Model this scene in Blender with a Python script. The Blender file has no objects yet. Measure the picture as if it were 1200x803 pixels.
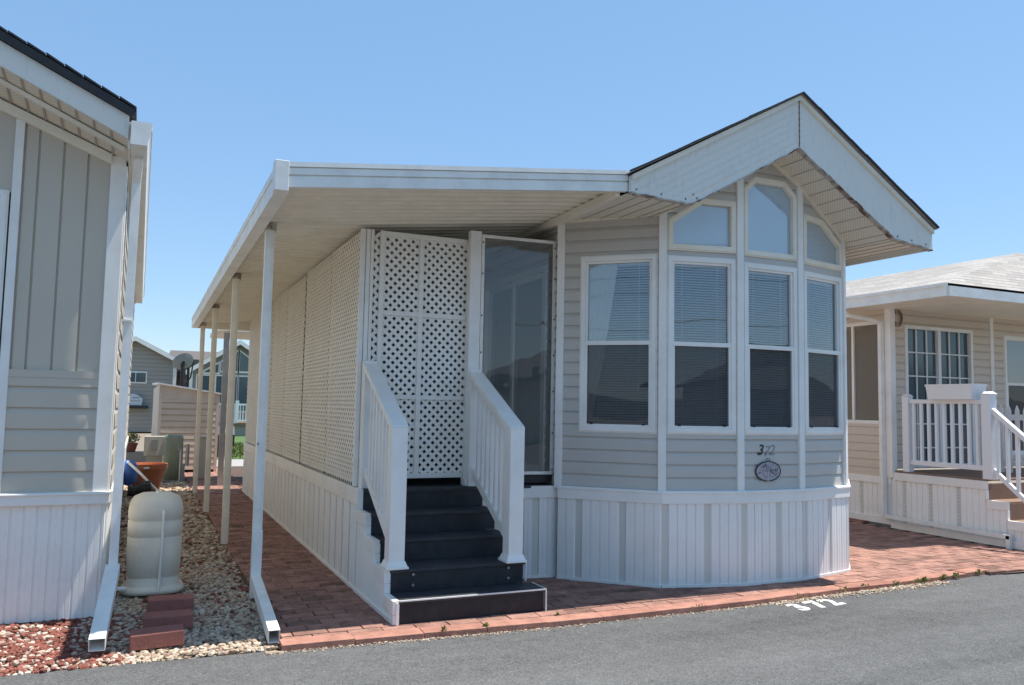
import bpy, math, random
from mathutils import Vector, Matrix
random.seed(7)
R = random.Random(11)
scene = bpy.context.scene
col = scene.collection
V = Vector

# ------------------------------------------------------------------ mesh helper
class MB:
    def __init__(self):
        self.v = []; self.f = []; self.m = []; self.cur = 0
    def poly(self, pts):
        n = len(self.v)
        self.v += [tuple(p) for p in pts]
        self.f.append(tuple(range(n, n + len(pts)))); self.m.append(self.cur)
    def hexa(self, p):      # 8 points: bottom loop 0-3, top loop 4-7
        n = len(self.v); self.v += [tuple(q) for q in p]
        for f in ((3,2,1,0),(4,5,6,7),(0,1,5,4),(1,2,6,5),(2,3,7,6),(3,0,4,7)):
            self.f.append(tuple(n+i for i in f)); self.m.append(self.cur)
    def box(self, x0,x1,y0,y1,z0,z1):
        self.hexa([(x0,y0,z0),(x1,y0,z0),(x1,y1,z0),(x0,y1,z0),(x0,y0,z1),(x1,y0,z1),(x1,y1,z1),(x0,y1,z1)])
    def rbox(self, c, s, rz=0, rx=0, ry=0):
        m = Matrix.Translation(c) @ Matrix.Rotation(rz,4,'Z') @ Matrix.Rotation(ry,4,'Y') @ Matrix.Rotation(rx,4,'X')
        q = [(-1,-1,-1),(1,-1,-1),(1,1,-1),(-1,1,-1),(-1,-1,1),(1,-1,1),(1,1,1),(-1,1,1)]
        self.hexa([m @ V((a*s[0]/2,b*s[1]/2,d*s[2]/2)) for a,b,d in q])
    def bar(self, p, q, w, h, up=(0,0,1)):
        p=V(p);q=V(q);d=(q-p).normalized();s=d.cross(V(up)).normalized();u=s.cross(d)
        a=s*w/2;b=u*h/2
        self.hexa([p-a-b,p+a-b,p+a+b,p-a+b,q-a-b,q+a-b,q+a+b,q-a+b])
    def vbar(self, p, q, w, h, side):   # bar whose cross-section stays vertical; side = horizontal unit
        p=V(p);q=V(q);a=V(side)*w/2;b=V((0,0,h/2))
        self.hexa([p-a-b,p+a-b,p+a+b,p-a+b,q-a-b,q+a-b,q+a+b,q-a+b])
    def prism(self, pts, vec):
        vec=V(vec);a=[V(p) for p in pts];b=[p+vec for p in a];n=len(a)
        self.poly(a[::-1]);self.poly(b)
        for i in range(n): self.poly([a[i],a[(i+1)%n],b[(i+1)%n],b[i]])
    def tube(self, pts, r, n=8, cap=True):
        pts=[V(p) for p in pts];k0=len(self.v);rr=r if isinstance(r,(list,tuple)) else [r]*len(pts)
        ref=V((0,0,1)) if abs((pts[1]-pts[0]).normalized().z)<.9 else V((1,0,0))
        for i,p in enumerate(pts):
            d=(pts[min(i+1,len(pts)-1)]-pts[max(i-1,0)]).normalized()
            s=d.cross(ref).normalized();u=s.cross(d)
            for k in range(n):
                a=2*math.pi*k/n;self.v.append(tuple(p+s*math.cos(a)*rr[i]+u*math.sin(a)*rr[i]))
        for i in range(len(pts)-1):
            for k in range(n):
                a=k0+i*n+k;b=k0+i*n+(k+1)%n
                self.f.append((a,b,b+n,a+n));self.m.append(self.cur)
        if cap:
            self.f.append(tuple(k0+k for k in range(n))[::-1]);self.m.append(self.cur)
            e=k0+(len(pts)-1)*n;self.f.append(tuple(e+k for k in range(n)));self.m.append(self.cur)
    def lathe(self, c, prof, n=24, sup=2.0, sx=1, sy=1, cap=True):   # prof = [(r,z)]
        k0=len(self.v)
        for r,z in prof:
            for k in range(n):
                a=2*math.pi*k/n;ca,sa=math.cos(a),math.sin(a)
                q=(abs(ca)**sup+abs(sa)**sup)**(-1/sup)
                self.v.append((c[0]+r*q*ca*sx,c[1]+r*q*sa*sy,c[2]+z))
        for i in range(len(prof)-1):
            for k in range(n):
                a=k0+i*n+k;b=k0+i*n+(k+1)%n
                self.f.append((a,b,b+n,a+n));self.m.append(self.cur)
        if cap:
            self.f.append(tuple(k0+k for k in range(n))[::-1]);self.m.append(self.cur)
            e=k0+(len(prof)-1)*n;self.f.append(tuple(e+k for k in range(n)));self.m.append(self.cur)
    def build(self, name, mats, parent=None, smooth=False, bevel=0, label=None):
        o0 = V((0,0,0))
        p = parent
        while p is not None: o0 = o0 + p.location; p = p.parent
        me = bpy.data.meshes.new(name)
        me.from_pydata([(a-o0.x,b-o0.y,c-o0.z) for a,b,c in self.v], [], self.f)
        if not isinstance(mats,(list,tuple)): mats=[mats]
        for m in mats: me.materials.append(m)
        me.polygons.foreach_set('material_index', self.m)
        if smooth: me.polygons.foreach_set('use_smooth',[True]*len(self.f))
        me.validate(); me.update()
        o = bpy.data.objects.new(name, me); col.objects.link(o)
        o.parent = parent
        if bevel:
            b=o.modifiers.new('bevel','BEVEL');b.width=bevel;b.segments=2;b.limit_method='ANGLE';b.angle_limit=math.radians(40)
            if not smooth: me.polygons.foreach_set('use_smooth',[False]*len(self.f))
        if label: o['label']=label
        return o

def thing(name, label, cat, loc=(0,0,0), group=None):
    o = bpy.data.objects.new(name, None); col.objects.link(o); o.location = loc
    o['label']=label; o['category']=cat; o['kind']='thing'
    if group: o['group']=group
    return o
def tag(o, label, cat, group=None, kind='thing'):
    o['label']=label; o['category']=cat; o['kind']=kind
    if group: o['group']=group
    return o
def struct(o, kind='structure'):
    o['kind']=kind; return o

class Facet:
    def __init__(s,A,B):
        s.A=V((A[0],A[1],0));s.B=V((B[0],B[1],0));s.L=(s.B-s.A).length;s.d=(s.B-s.A)/s.L;s.n=V((s.d.y,-s.d.x,0))
    def p(s,u,z,d=0.0):
        return s.A+s.d*u+s.n*d+V((0,0,z))
    def box(s,mb,u0,u1,z0,z1,d0,d1):
        mb.hexa([s.p(u0,z0,d1),s.p(u1,z0,d1),s.p(u1,z0,d0),s.p(u0,z0,d0),s.p(u0,z1,d1),s.p(u1,z1,d1),s.p(u1,z1,d0),s.p(u0,z1,d0)])

# ------------------------------------------------------------------ materials
def mat(name, rgb, rough=.6, spec=.5, metal=0, dirt=.0, dirt_rgb=(.25,.2,.15), scale=3, bump=0, bscale=60, vary=.0, lo=.42, hi=.75, stretch=None):
    m=bpy.data.materials.new(name);m.use_nodes=True;nt=m.node_tree;b=nt.nodes['Principled BSDF']
    b.inputs['Base Color'].default_value=(*rgb,1);b.inputs['Roughness'].default_value=rough
    b.inputs['Metallic'].default_value=metal;b.inputs['Specular IOR Level'].default_value=spec
    tc=nt.nodes.new('ShaderNodeTexCoord');out=None
    if dirt or vary:
        n=nt.nodes.new('ShaderNodeTexNoise');n.inputs['Scale'].default_value=scale;n.inputs['Detail'].default_value=6;n.inputs['Roughness'].default_value=.65
        if stretch:
            mpp=nt.nodes.new('ShaderNodeMapping');mpp.inputs['Scale'].default_value=stretch;nt.links.new(tc.outputs['Object'],mpp.inputs[0]);nt.links.new(mpp.outputs[0],n.inputs['Vector'])
        else: nt.links.new(tc.outputs['Object'],n.inputs['Vector'])
        r=nt.nodes.new('ShaderNodeMapRange');r.inputs[1].default_value=lo;r.inputs[2].default_value=hi
        r.inputs[4].default_value=dirt
        nt.links.new(n.outputs['Fac'],r.inputs[0])
        mx=nt.nodes.new('ShaderNodeMix');mx.data_type='RGBA';mx.inputs['A'].default_value=(*rgb,1);mx.inputs['B'].default_value=(*dirt_rgb,1)
        nt.links.new(r.outputs[0],mx.inputs['Factor']);out=mx.outputs['Result']
        nt.links.new(out,b.inputs['Base Color'])
        r2=nt.nodes.new('ShaderNodeMapRange');r2.inputs[3].default_value=max(rough-.08,.02);r2.inputs[4].default_value=min(rough+.12,1)
        nt.links.new(n.outputs['Fac'],r2.inputs[0]);nt.links.new(r2.outputs[0],b.inputs['Roughness'])
    if bump:
        n2=nt.nodes.new('ShaderNodeTexNoise');n2.inputs['Scale'].default_value=bscale;n2.inputs['Detail'].default_value=4
        nt.links.new(tc.outputs['Object'],n2.inputs['Vector'])
        bp=nt.nodes.new('ShaderNodeBump');bp.inputs['Strength'].default_value=bump;bp.inputs['Distance'].default_value=.01
        nt.links.new(n2.outputs['Fac'],bp.inputs['Height']);nt.links.new(bp.outputs[0],b.inputs['Normal'])
    return m

def math_node(nt,op,a,b=None,c=None):
    n=nt.nodes.new('ShaderNodeMath');n.operation=op
    for i,x in enumerate((a,b,c)):
        if x is None: continue
        if isinstance(x,(int,float)): n.inputs[i].default_value=x
        else: nt.links.new(x,n.inputs[i])
    return n.outputs[0]

def perf(name, rgb, dark, ax, ay, pitch, thr=.25, rough=.6, line=None):
    """perforated sheet: small holes on a grid in object axes ax, ay"""
    m=mat(name,rgb,rough);nt=m.node_tree;b=nt.nodes['Principled BSDF']
    tc=nt.nodes.new('ShaderNodeTexCoord');sp=nt.nodes.new('ShaderNodeSeparateXYZ');nt.links.new(tc.outputs['Object'],sp.inputs[0])
    k=2*math.pi/pitch
    sx=math_node(nt,'SINE',math_node(nt,'MULTIPLY',sp.outputs[ax],k));sy=math_node(nt,'SINE',math_node(nt,'MULTIPLY',sp.outputs[ay],k))
    h=math_node(nt,'GREATER_THAN',math_node(nt,'MULTIPLY',sx,sy),thr)
    mx=nt.nodes.new('ShaderNodeMix');mx.data_type='RGBA';mx.inputs['A'].default_value=(*rgb,1);mx.inputs['B'].default_value=(*dark,1)
    nt.links.new(h,mx.inputs['Factor']);nt.links.new(mx.outputs['Result'],b.inputs['Base Color'])
    return m

def island(name, ramp, rough=.85, bump=.3, bscale=50, noise=.25):
    m=bpy.data.materials.new(name);m.use_nodes=True;nt=m.node_tree;b=nt.nodes['Principled BSDF'];b.inputs['Roughness'].default_value=rough
    b.inputs['Specular IOR Level'].default_value=.25
    g=nt.nodes.new('ShaderNodeNewGeometry');r=nt.nodes.new('ShaderNodeValToRGB');r.color_ramp.interpolation='LINEAR'
    el=r.color_ramp.elements
    for i,(p,c) in enumerate(ramp):
        e=el[i] if i<2 else el.new(p)
        e.position=p;e.color=(*c,1)
    nt.links.new(g.outputs['Random Per Island'],r.inputs[0])
    tc=nt.nodes.new('ShaderNodeTexCoord');n=nt.nodes.new('ShaderNodeTexNoise');n.inputs['Scale'].default_value=6;n.inputs['Detail'].default_value=8;n.inputs['Roughness'].default_value=.7
    nt.links.new(tc.outputs['Object'],n.inputs['Vector'])
    mr=nt.nodes.new('ShaderNodeMapRange');mr.inputs[1].default_value=.3;mr.inputs[2].default_value=.7;mr.inputs[3].default_value=1-noise;mr.inputs[4].default_value=1+noise
    nt.links.new(n.outputs['Fac'],mr.inputs[0])
    mx=nt.nodes.new('ShaderNodeVectorMath');mx.operation='SCALE';nt.links.new(r.outputs[0],mx.inputs[0]);nt.links.new(mr.outputs[0],mx.inputs['Scale'])
    nt.links.new(mx.outputs[0],b.inputs['Base Color'])
    n2=nt.nodes.new('ShaderNodeTexNoise');n2.inputs['Scale'].default_value=bscale;n2.inputs['Detail'].default_value=5
    nt.links.new(tc.outputs['Object'],n2.inputs['Vector'])
    bp=nt.nodes.new('ShaderNodeBump');bp.inputs['Strength'].default_value=bump;bp.inputs['Distance'].default_value=.01
    nt.links.new(n2.outputs['Fac'],bp.inputs['Height']);nt.links.new(bp.outputs[0],b.inputs['Normal'])
    return m

def glass(name, tint=(.75,.82,.82), refl=.16, rough=.0, wave=.0):
    m=bpy.data.materials.new(name);m.use_nodes=True;nt=m.node_tree
    nt.nodes.remove(nt.nodes['Principled BSDF']);out=nt.nodes['Material Output']
    t=nt.nodes.new('ShaderNodeBsdfTransparent');t.inputs[0].default_value=(*tint,1)
    g=nt.nodes.new('ShaderNodeBsdfGlossy');g.inputs['Roughness'].default_value=rough;g.inputs[0].default_value=(.95,.97,1,1)
    fr=nt.nodes.new('ShaderNodeFresnel');fr.inputs[0].default_value=1.5
    f=math_node(nt,'ADD',math_node(nt,'MULTIPLY',fr.outputs[0],1.0),refl)
    mx=nt.nodes.new('ShaderNodeMixShader');nt.links.new(f,mx.inputs[0]);nt.links.new(t.outputs[0],mx.inputs[1]);nt.links.new(g.outputs[0],mx.inputs[2])
    nt.links.new(mx.outputs[0],out.inputs[0])
    if wave:
        tc=nt.nodes.new('ShaderNodeTexCoord');n=nt.nodes.new('ShaderNodeTexNoise');n.inputs['Scale'].default_value=1.6
        nt.links.new(tc.outputs['Object'],n.inputs['Vector'])
        bp=nt.nodes.new('ShaderNodeBump');bp.inputs['Strength'].default_value=wave;bp.inputs['Distance'].default_value=.02
        nt.links.new(n.outputs['Fac'],bp.inputs['Height']);nt.links.new(bp.outputs[0],g.inputs['Normal'])
    return m

def screen_mat(name, rgb, alpha):
    m=bpy.data.materials.new(name);m.use_nodes=True;nt=m.node_tree;b=nt.nodes['Principled BSDF']
    b.inputs['Base Color'].default_value=(*rgb,1);b.inputs['Roughness'].default_value=.8;b.inputs['Alpha'].default_value=alpha
    return m

WHITE = mat('white_vinyl',(.89,.87,.82),.42,dirt=.3,dirt_rgb=(.5,.48,.44),scale=2.5)
WHITE2= mat('white_painted_metal',(.87,.86,.81),.38,dirt=.35,dirt_rgb=(.46,.44,.4),scale=5)
WHITE3= mat('white_skirt_vinyl',(.91,.895,.85),.45,dirt=.25,dirt_rgb=(.5,.5,.48),scale=1.5)
PLAST = mat('clean_white_plastic',(.8,.8,.8),.35)
CREAM = mat('cream_painted_metal',(.88,.82,.69),.5,dirt=.3,dirt_rgb=(.5,.45,.36),scale=4)
LATM  = mat('lattice_vinyl',(.86,.82,.74),.5,dirt=.2,dirt_rgb=(.5,.46,.4),scale=3)
LATW  = mat('gate_lattice_vinyl',(.86,.84,.78),.5,dirt=.2,dirt_rgb=(.5,.46,.4),scale=3)
SID_M = mat('grey_lilac_vinyl_siding',(.56,.53,.485),.5,dirt=.4,dirt_rgb=(.46,.43,.38),scale=1.2)
SID_L = mat('sage_beige_siding',(.56,.51,.42),.5,dirt=.3,dirt_rgb=(.46,.43,.36),scale=1.2)
SID_R = mat('peach_beige_siding',(.66,.57,.47),.5,dirt=.3,dirt_rgb=(.56,.46,.36),scale=1.5)
BOARD = mat('weathered_white_board',(.76,.75,.69),.55,dirt=.6,dirt_rgb=(.55,.53,.47),scale=7,lo=.52,hi=.85,stretch=(3.2,1,.7),bump=.25,bscale=30)
JOINTS= mat('soffit_joint_tan',(.46,.42,.35),.7)
SOFF_M= perf('perforated_soffit',(.88,.82,.69),(.40,.36,.30),0,1,.022,.4)
SOFF_L= perf('perforated_soffit_ivory',(.84,.79,.66),(.40,.35,.28),0,1,.022,.4)
VENT  = perf('perforated_skirt_vent',(.77,.75,.69),(.36,.35,.31),0,2,.018,.4)
VENT2 = perf('perforated_side_vent',(.62,.61,.57),(.30,.30,.28),1,2,.018,.35)
NAVY  = mat('dark_composite_step',(.012,.013,.018),.5,dirt=.5,dirt_rgb=(.05,.05,.055),scale=9,bump=.1,bscale=120)
NAVY_T= mat('dark_composite_tread',(.026,.028,.034),.55,dirt=.6,dirt_rgb=(.08,.08,.085),scale=7,bump=.15,bscale=120)
WOOD  = mat('brown_deck_board',(.25,.15,.10),.6,dirt=.5,dirt_rgb=(.14,.09,.06),scale=6)
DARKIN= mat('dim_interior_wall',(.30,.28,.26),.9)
SHING = mat('grey_shingle',(.30,.28,.26),.95,dirt=.8,dirt_rgb=(.18,.16,.15),scale=12,bump=.6,bscale=60)
SHDARK= mat('dark_shingle_edge',(.030,.035,.042),.85,dirt=.6,dirt_rgb=(.07,.06,.05),scale=20)
RUST  = mat('rusty_drip_edge',(.50,.46,.40),.7,dirt=1.0,dirt_rgb=(.14,.055,.025),scale=9,lo=.46,hi=.64)
SCREWM= mat('rusty_screw',(.16,.09,.06),.7)
STEEL = mat('dull_steel',(.35,.35,.35),.4,metal=.8)
BLACKM= mat('black_metal',(.015,.015,.016),.5)
DARKR = mat('rubber_black',(.02,.02,.02),.7)
GREYP = mat('grey_steel_post',(.42,.42,.42),.6,dirt=.5,dirt_rgb=(.1,.1,.1))
PANE  = glass('window_glass',(.90,.95,.96),.11,wave=.08)
PANE_U= glass('arched_window_glass',(.90,.94,.96),.14,wave=.05)
PANE_D= glass('door_glass',(.88,.94,.94),.04,wave=.15)
ACRYL = glass('clear_acrylic',(.96,.98,.98),.03,wave=.25)
def add_haze(m,amount,rgb):
    nt=m.node_tree;out=nt.nodes['Material Output'];src=out.inputs[0].links[0].from_socket
    d=nt.nodes.new('ShaderNodeBsdfDiffuse');d.inputs[0].default_value=(*rgb,1)
    mx=nt.nodes.new('ShaderNodeMixShader');mx.inputs[0].default_value=amount
    nt.links.new(src,mx.inputs[1]);nt.links.new(d.outputs[0],mx.inputs[2]);nt.links.new(mx.outputs[0],out.inputs[0])
add_haze(ACRYL,.10,(.70,.76,.76))  # scratched-acrylic haze; its pale colour also stands in for reflected brightness
add_haze(PANE_U,.15,(.7,.8,.85))
SCRN  = screen_mat('insect_screen',(.06,.06,.065),.52)
SCRN2 = screen_mat('sun_screen_mesh',(.24,.21,.17),.82)
BLIND = mat('white_blind_slat',(.84,.88,.90),.5)
BLINDG= mat('film_behind_arch',(.82,.88,.90),.8)
CURT  = mat('white_curtain_cloth',(.70,.70,.68),.9)
TANKM = mat('beige_grey_plastic',(.76,.70,.58),.5,dirt=.4,dirt_rgb=(.50,.45,.36),scale=5)
TERRA = mat('terracotta',(.42,.14,.06),.75,dirt=.4,dirt_rgb=(.3,.12,.07),scale=8)
TERRD = mat('dark_terracotta',(.22,.08,.06),.8)
GREENU= mat('green_utility_paint',(.27,.31,.23),.6,dirt=.3,dirt_rgb=(.1,.13,.09))
GREYU = mat('grey_meter_paint',(.50,.47,.40),.6,dirt=.3,dirt_rgb=(.25,.22,.18))
SHEDM = mat('pinkish_beige_metal',(.72,.60,.48),.55,dirt=.25,dirt_rgb=(.45,.33,.27))
HOUSEG= mat('taupe_far_siding',(.36,.335,.30),.7)
HOUSEB= mat('grey_far_siding',(.30,.28,.27),.7)
FARROOF=mat('far_roof_shingle',(.13,.12,.115),.9)
FARGL = mat('dark_far_glass',(.05,.09,.11),.1,spec=.8)
BLUEB = mat('blue_plastic',(.05,.14,.42),.5)
SIGNW = mat('pale_sign_board',(.55,.60,.66),.5)
DISHM = mat('grey_green_dish',(.20,.24,.24),.5)
LEAF  = island('leaf_mix',[(0,(.05,.10,.02)),(.5,(.13,.16,.03)),(.8,(.16,.18,.05)),(1,(.30,.26,.12))],.6,0,10,.2)
LEAFD = island('dark_leaf_mix',[(0,(.03,.06,.025)),(.6,(.05,.09,.035)),(1,(.09,.12,.05))],.6,0,10,.2)
BARK  = mat('bark',(.12,.09,.07),.9)
BRICK = island('red_paver',[(0,(.24,.13,.10)),(.3,(.30,.165,.125)),(.6,(.35,.19,.145)),(.85,(.28,.15,.115)),(1,(.18,.105,.08))],.92,.5,50,.48)
PAVER = island('loose_red_paver',[(0,(.30,.12,.095)),(1,(.36,.15,.12))],.9,.3,80,.15)
EDGEB = island('edging_brick',[(0,(.34,.165,.12)),(.5,(.41,.205,.15)),(1,(.31,.15,.11))],.92,.45,60,.3)
STONE_W=island('pale_pebbles',[(0,(.58,.49,.36)),(.22,(.44,.33,.22)),(.4,(.62,.55,.45)),(.58,(.33,.22,.145)),(.70,(.50,.42,.31)),(.82,(.26,.13,.085)),(1,(.36,.30,.24))],.85,.2,80,.15)
STONE_R=island('red_lava_rock',[(0,(.20,.075,.055)),(.45,(.29,.105,.075)),(.74,(.17,.065,.05)),(.82,(.60,.52,.42)),(1,(.48,.40,.32))],.95,.5,90,.2)

def asphalt():
    m=bpy.data.materials.new('asphalt');m.use_nodes=True;nt=m.node_tree;b=nt.nodes['Principled BSDF'];b.inputs['Roughness'].default_value=.92;b.inputs['Specular IOR Level'].default_value=.25
    tc=nt.nodes.new('ShaderNodeTexCoord')
    def noise(s,d,r=.6,vec=None):
        n=nt.nodes.new('ShaderNodeTexNoise');n.inputs['Scale'].default_value=s;n.inputs['Detail'].default_value=d;n.inputs['Roughness'].default_value=r
        nt.links.new(vec or tc.outputs['Object'],n.inputs['Vector']);return n.outputs['Fac']
    mp=nt.nodes.new('ShaderNodeMapping');mp.inputs['Scale'].default_value=(.35,1.6,1);nt.links.new(tc.outputs['Object'],mp.inputs[0])
    big=noise(.8,5,.6,mp.outputs[0]);fine=noise(95,3);mid=noise(9,4)
    vo=nt.nodes.new('ShaderNodeTexVoronoi');vo.inputs['Scale'].default_value=110;nt.links.new(tc.outputs['Object'],vo.inputs['Vector'])
    sep=nt.nodes.new('ShaderNodeSeparateColor');nt.links.new(vo.outputs['Color'],sep.inputs[0])
    spk=math_node(nt,'MULTIPLY',math_node(nt,'GREATER_THAN',sep.outputs[0],.90),.045)
    drk=math_node(nt,'MULTIPLY',math_node(nt,'LESS_THAN',sep.outputs[1],.25),-.035)
    v=math_node(nt,'ADD',.116,math_node(nt,'MULTIPLY',math_node(nt,'SUBTRACT',big,.5),.13))
    v=math_node(nt,'ADD',v,math_node(nt,'MULTIPLY',math_node(nt,'SUBTRACT',mid,.5),.05))
    v=math_node(nt,'ADD',v,math_node(nt,'MULTIPLY',math_node(nt,'SUBTRACT',fine,.5),.055))
    v=math_node(nt,'ADD',v,spk);v=math_node(nt,'ADD',v,drk)
    cb=nt.nodes.new('ShaderNodeCombineColor');nt.links.new(v,cb.inputs[0]);nt.links.new(v,cb.inputs[1]);nt.links.new(math_node(nt,'MULTIPLY',v,.98),cb.inputs[2])
    nt.links.new(cb.outputs[0],b.inputs['Base Color'])
    bp=nt.nodes.new('ShaderNodeBump');bp.inputs['Strength'].default_value=.5;bp.inputs['Distance'].default_value=.006
    nt.links.new(fine,bp.inputs['Height']);nt.links.new(bp.outputs[0],b.inputs['Normal'])
    return m
ASPH=asphalt()
DIRT=mat('sandy_dirt',(.26,.21,.15),.95,dirt=.8,dirt_rgb=(.14,.11,.08),scale=8,bump=.5,bscale=60)
CONC=mat('light_concrete',(.36,.34,.31),.9,dirt=.4,dirt_rgb=(.26,.24,.21),scale=4)
JOINT=mat('dark_joint_sand',(.09,.055,.04),.95)
GRASSM=mat('lawn_base',(.07,.13,.03),.9,dirt=.6,dirt_rgb=(.12,.17,.05),scale=5)
PAINTW=mat('white_road_paint',(.80,.80,.78),.8,dirt=1.0,dirt_rgb=(.16,.16,.155),scale=70,lo=.55,hi=.68)

# ------------------------------------------------------------------ generators
def intervals(u0,u1,z,holes):
    iv=[(u0,u1)]
    for h in holes:
        xs=[]
        n=len(h)
        for i in range(n):
            (a,za),(b,zb)=h[i],h[(i+1)%n]
            if (za<=z<zb) or (zb<=z<za): xs.append(a+(b-a)*(z-za)/(zb-za))
        if len(xs)>=2:
            lo,hi=min(xs),max(xs);nv=[]
            for a,b in iv:
                if hi<=a or lo>=b: nv.append((a,b));continue
                if lo>a: nv.append((a,lo))
                if hi<b: nv.append((hi,b))
            iv=nv
    return iv
def siding(mb,F,u0,u1,z0,z1,pitch,holes=(),topfn=None,lip=.018):
    ts=[(0,.0+lip),(.35,lip*.93),(.7,lip*.82),(.9,lip*.25),(1,0)]
    z=z0
    while z<z1-1e-4:
        for i in range(4):
            za=z+ts[i][0]*pitch;zb=z+ts[i+1][0]*pitch
            if za>=z1: break
            zb=min(zb,z1);zm=(za+zb)/2
            for a,b in intervals(u0,u1,zm,holes):
                if topfn:
                    # keep the part of [a,b] whose roof height is above zm
                    n=24;keep=[a+(b-a)*k/n for k in range(n+1) if topfn(a+(b-a)*k/n)>=zm]
                    if len(keep)<2: continue
                    a,b=min(keep),max(keep)
                if i==0: mb.poly([F.p(a,za,0),F.p(b,za,0),F.p(b,za,ts[0][1]),F.p(a,za,ts[0][1])])
                mb.poly([F.p(a,za,ts[i][1]),F.p(b,za,ts[i][1]),F.p(b,zb,ts[i+1][1]),F.p(a,zb,ts[i+1][1])])
        z+=pitch
def rect(u0,u1,z0,z1): return [(u0,z0),(u1,z0),(u1,z1),(u0,z1)]
def inset(poly,w):
    n=len(poly);out=[]
    for i in range(n):
        p0=V(poly[i-1]).to_2d();p1=V(poly[i]).to_2d();p2=V(poly[(i+1)%n]).to_2d()
        d1=(p1-p0).normalized();d2=(p2-p1).normalized();n1=V((-d1.y,d1.x));n2=V((-d2.y,d2.x))
        m=(n1+n2);m=m/m.length;k=w/max(m.dot(n1),.2)
        q=p1+m*k;out.append((q.x,q.y))
    return out
def ring(mb,F,po,w,d0,d1):
    """extruded frame following a counter-clockwise polygon (u,z)"""
    pi=inset(po,w);n=len(po)
    for i in range(n):
        j=(i+1)%n
        a,b,c,d=po[i],po[j],pi[j],pi[i]
        mb.hexa([F.p(*a,d1),F.p(*b,d1),F.p(*c,d1),F.p(*d,d1),F.p(*a,d0),F.p(*b,d0),F.p(*c,d0),F.p(*d,d0)])
    return pi
class VL(list):
    def build(self,name,m,parent):
        for b in self: b.build(name,m,parent)
def skirt(mb_rib,mb_vent,F,u0,u1,z0,z1,rib=.0875,vents=True,start=0,every=5,d=.014,toplimit=None,off=.3):
    u=u0;k=start
    while u<u1-1e-4:
        isv=vents and (k%every==2)
        e=min(u+(rib*.72 if isv else rib),u1)
        zt=z1 if toplimit is None else toplimit((u+e)/2)
        if isv: mb_vent.append(MB())
        b=mb_vent[-1] if isv else mb_rib
        dd=d*.2 if isv else d
        a1=u+.004;a2=e-.014
        if a2<=a1: a1,a2=u,e
        P=[(u,0),(a1,dd),((a1+a2)/2-.004,dd),((a1+a2)/2,dd*.75),((a1+a2)/2+.004,dd),(a2,dd),(min(a2+.006,e),0),(e,0)]
        for (x,dx),(y,dy) in zip(P[:-1],P[1:]):
            b.poly([F.p(x,z0,dx),F.p(y,z0,dy),F.p(y,zt,dy),F.p(x,zt,dx)])
        u=e;k+=1
    return k
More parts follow.
